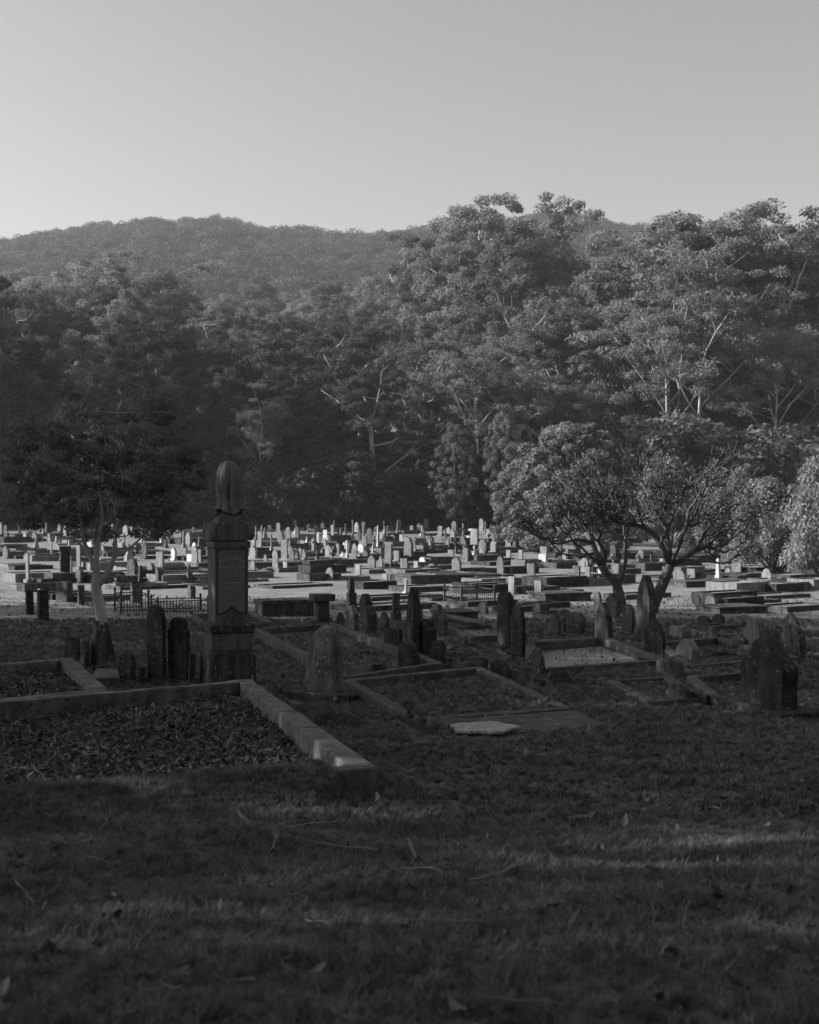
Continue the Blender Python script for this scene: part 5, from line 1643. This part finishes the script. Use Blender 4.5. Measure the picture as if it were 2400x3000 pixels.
def tuft(seed, nb, h, w, lean=.5, mt='blade'):
    r = np.random.default_rng(seed); V = []; Q = []
    for k in range(nb):
        a = r.random() * 6.28; rr = r.random() * .05
        x, y = rr * math.cos(a), rr * math.sin(a)
        b = r.random() * 6.28; hh = h * r.uniform(.5, 1.1); ww = w * r.uniform(.7, 1.3)
        l = lean * r.random() * hh
        dx, dy = math.cos(b), math.sin(b); sx, sy = -dy * ww, dx * ww
        i = len(V)
        V += [(x - sx, y - sy, -.01), (x + sx, y + sy, -.01), (x + sx * .7 + dx * l * .4, y + sy * .7 + dy * l * .4, hh * .6), (x - sx * .7 + dx * l * .4, y - sy * .7 + dy * l * .4, hh * .6)]
        V += [(x + sx * .15 + dx * l * 1.3, y + sy * .15 + dy * l * 1.3, hh), (x - sx * .15 + dx * l * 1.3, y - sy * .15 + dy * l * 1.3, hh)]
        Q += [(i, i + 1, i + 2, i + 3), (i + 3, i + 2, i + 4, i + 5)]
    return bpy.data.objects.new('tuft', np_mesh('tuft', V, Q, M[mt], 4))


tufts = hidden_col('tufts', [tuft(k, 22, .05, .0022, 1.1) for k in range(6)])
tufts_far = hidden_col('tufts_far', [tuft(40 + k, 18, .07, .006, 1.0) for k in range(4)])


def band(d0, d1, dens, wide=.34):
    area = wide * (d1 * d1 - d0 * d0)
    n = int(area * dens)
    y = np.sqrt(rng.random(n) * (d1 * d1 - d0 * d0) + d0 * d0)
    x = (rng.random(n) * 2 - 1) * (y * wide + .6)
    return x, y


def lawn_z(x, y):
    return ground_z(x, y) + .034 + .03 * np.sin(x * 3.1 + y * 1.7) * np.sin(y * 4.3) * np.clip((18 - y) / 8, 0, 1)


def place(d0, d1, dens, col, name, label, smin, smax, seed, patch=True, in_lawn=True, wide=.34):
    x, y = band(d0, d1, dens, wide)
    if patch:
        f = np.sin(x * 1.7 + 2 * np.sin(y * .9)) * np.sin(y * 4.3 + 1.5 * np.sin(x * 1.1)) + .5 * np.sin(x * 5.3 + y * 3.1) + rng.normal(size=len(x)) * .35
        k = (f > -.6) | (rng.random(len(x)) < .45)
        x, y = x[k], y[k]
    for poly, fill, H_, fd in NOGRASS:
        k = ~in_poly(x, y, poly)
        x, y = x[k], y[k]
    z = lawn_z(x, y) if in_lawn else ground_z(x, y)
    s = smin + (smax - smin) * rng.random(len(x)) ** 1.5
    return scatter(name, np.stack([x, y, z - .004], 1), s, col, label, tilt=.25, seed=seed)


place(3.3, 9, 950, tufts, 'lawn_grass', 'short uneven grass in the near foreground', .55, 1.1, 1)
place(9, 20, 300, tufts_far, 'lawn_grass', 'short uneven grass between the shaded graves', .4, .95, 2)
place(20, 34, 90, tufts_far, 'lawn_grass', 'grass round the dark headstones', .5, 1.2, 4)


place(33, 40, 60, tufts_far, 'lawn_grass', 'grass thinning out behind the dark headstones', .5, 1.2, 14)
place(39, 52, 9, tufts_far, 'field_grass', 'loose tufts at the edge of the sunlit field', .5, 1.1, 15, in_lawn=False)
# grass on the bank
bk_ = np.array([q[:3] for q in BANK if q[3] > .05])
bp_ = bk_[rng.integers(0, len(bk_), 5200)] + np.stack([rng.uniform(-.07, .07, 5200), rng.uniform(-.06, .06, 5200), np.zeros(5200)], 1)
scatter('bank_grass', bp_, .5 + .5 * rng.random(len(bp_)), tufts, 'grass creeping over the front kerb of the large pale plot', tilt=.25, seed=16)

# grass in grassy plots
X_ = []; 
for poly, fill, H_, fd in NOGRASS:
    if fill != 'grass': continue
    pts = np.array(poly); n = 700
    u, v = rng.random(n)[:, None] * .86 + .07, rng.random(n)[:, None] * .86 + .07
    q = (pts[0] * (1 - u) + pts[1] * u) * (1 - v) + (pts[3] * (1 - u) + pts[2] * u) * v
    hh = ((H_[0] * (1 - u) + H_[1] * u) * (1 - v) + (H_[3] * (1 - u) + H_[2] * u) * v)[:, 0]
    zz = ground_z(q[:, 0], q[:, 1]) + np.maximum(.05, hh - fd)
    X_.append(np.concatenate([q, zz[:, None]], 1))
X_ = np.concatenate(X_)
scatter('plot_grass', X_, .5 + .5 * rng.random(len(X_)), tufts_far, 'grass growing inside the kerbed plots', tilt=.25, seed=6)


def dead_leaf(seed, L=.055):
    r = np.random.default_rng(seed); V = []; Q = []
    n = 6; w = L * r.uniform(.3, .5); curl = r.uniform(.4, 1.6); cup = r.uniform(.1, .5)
    for k in range(n + 1):
        t = k / n
        ww = w * math.sin(math.pi * min(max(t, .03), .97)) ** .8
        x = (t - .5) * 2 * L; z = .01 + curl * L * (t - .5) ** 2 + .004 * math.sin(t * 9)
        V += [(x, -ww, z + cup * ww), (x, 0, z), (x, ww, z + cup * ww)]
    for k in range(n):
        a = k * 3
        Q += [(a, a + 3, a + 4, a + 1), (a + 1, a + 4, a + 5, a + 2)]
    return bpy.data.objects.new('dead_leaf', np_mesh('dead_leaf', V, Q, M['litter'], 4))


dleaves = hidden_col('dead_leaves', [dead_leaf(k, [.05, .06, .045, .07, .055, .05, .065, .04][k]) for k in range(8)])
pts_ = []; 
for (ins, H_, fd), n in zip(LITTER_POLYS, [11000, 3200]):
    A = [np.array(q) for q in ins]
    u = rng.random(n)[:, None]; v = rng.random(n)[:, None] ** .8
    q = (A[0] * (1 - u) + A[1] * u) * (1 - v) + (A[3] * (1 - u) + A[2] * u) * v
    hh = ((H_[0] * (1 - u) + H_[1] * u) * (1 - v) + (H_[3] * (1 - u) + H_[2] * u) * v)[:, 0]
    z = ground_z(q[:, 0], q[:, 1]) + np.maximum(.05, hh - fd) + .02 + .03 * rng.random(n)
    pts_.append(np.stack([q[:, 0], q[:, 1], z], 1))
pts_ = np.concatenate(pts_)
scatter('leaf_litter', pts_, (.35 + .75 * rng.random(len(pts_)) ** 1.6), dleaves, 'dead curled leaves filling the left-hand plots', tilt=.6, seed=7)
xa, ya = band(3.6, 13, 26.0); xb, yb = band(13, 30, 8.0); x = np.concatenate([xa, xb]); y = np.concatenate([ya, yb])
for poly, fill, H_, fd in NOGRASS:
    k = ~in_poly(x, y, poly); x, y = x[k], y[k]
scatter('fallen_leaves', np.stack([x, y, lawn_z(x, y) + .015], 1), .35 + .6 * rng.random(len(x)) ** 1.5, dleaves, 'fallen leaves scattered over the grass', tilt=.5, seed=8)
# leaves and chips in the gravel and middle plots
pts_ = []
for poly, fill, H_, fd in NOGRASS:
    if fill in ('solid', 'soil'): continue
    A = np.array(poly); n = 200
    u = rng.random(n)[:, None] ** .6 * .85 + .1; v = rng.random(n)[:, None] ** 1.5 * .8 + .08
    q = (A[0] * (1 - u) + A[1] * u) * (1 - v) + (A[3] * (1 - u) + A[2] * u) * v
    hh = ((H_[0] * (1 - u) + H_[1] * u) * (1 - v) + (H_[3] * (1 - u) + H_[2] * u) * v)[:, 0]
    pts_.append(np.stack([q[:, 0], q[:, 1], ground_z(q[:, 0], q[:, 1]) + np.maximum(.05, hh - fd) + .03], 1))
pts_ = np.concatenate(pts_)
scatter('plot_leaves', pts_, .35 + .45 * rng.random(len(pts_)), dleaves, 'dead leaves gathered inside the middle and right plots', tilt=.5, seed=9)


def twig(seed):
    r = np.random.default_rng(seed); m_ = MB()
    p = np.zeros(3); d = np.array([1, 0, .05]); pts = [p.copy()]
    for k in range(6):
        d = d + np.array([0, r.normal() * .35, r.normal() * .12]); d /= np.linalg.norm(d); p = p + d * .045; pts.append(p.copy())
    m_.tube(pts, np.linspace(.0032, .0012, 7), 4)
    m_.tube([pts[3], pts[3] + np.array([.03, .03, .01]), pts[3] + np.array([.07, .04, .015])], [.002, .0015, .001], 4)
    me = bpy.data.meshes.new('twig'); me.from_pydata(m_.v, [], m_.f); me.materials.append(M['twig'])
    return bpy.data.objects.new('twig', me)


twigs = hidden_col('twigs', [twig(k) for k in range(5)])
ins, H_, fd = LITTER_POLYS[0]
A = [np.array(q) for q in ins]; n = 260
u = rng.random(n)[:, None]; v = rng.random(n)[:, None]
q = (A[0] * (1 - u) + A[1] * u) * (1 - v) + (A[3] * (1 - u) + A[2] * u) * v
hh = ((H_[0] * (1 - u) + H_[1] * u) * (1 - v) + (H_[3] * (1 - u) + H_[2] * u) * v)[:, 0]
tp = np.stack([q[:, 0], q[:, 1], ground_z(q[:, 0], q[:, 1]) + np.maximum(.05, hh - fd) + .055], 1)
x, y = band(4, 16, 1.2)
tp = np.concatenate([tp, np.stack([x, y, lawn_z(x, y) + .03], 1)])
scatter('twigs', tp, .6 + 1.0 * rng.random(len(tp)), twigs, 'thin dry twigs lying on the litter and grass', tilt=.12, seed=10)

# ------------------------------------------------------------------ haze
hz = MB()
hz.box(-1300, 1300, -950, 1850, -80, 190)
ho = hz.build('haze', [], None)
hm = bpy.data.materials.new('haze'); hm.use_nodes = True
hm.node_tree.nodes.clear()
vo = hm.node_tree.nodes.new('ShaderNodeOutputMaterial'); pv = hm.node_tree.nodes.new('ShaderNodeVolumePrincipled')
pv.inputs['Color'].default_value = (.9, .9, .9, 1); pv.inputs['Density'].default_value = HAZE; pv.inputs['Anisotropy'].default_value = 0.2
hm.node_tree.links.new(pv.outputs[0], vo.inputs['Volume'])
ho.data.materials.append(hm)
ho['kind'] = 'stuff'; ho['label'] = 'thin pale haze over the whole valley'
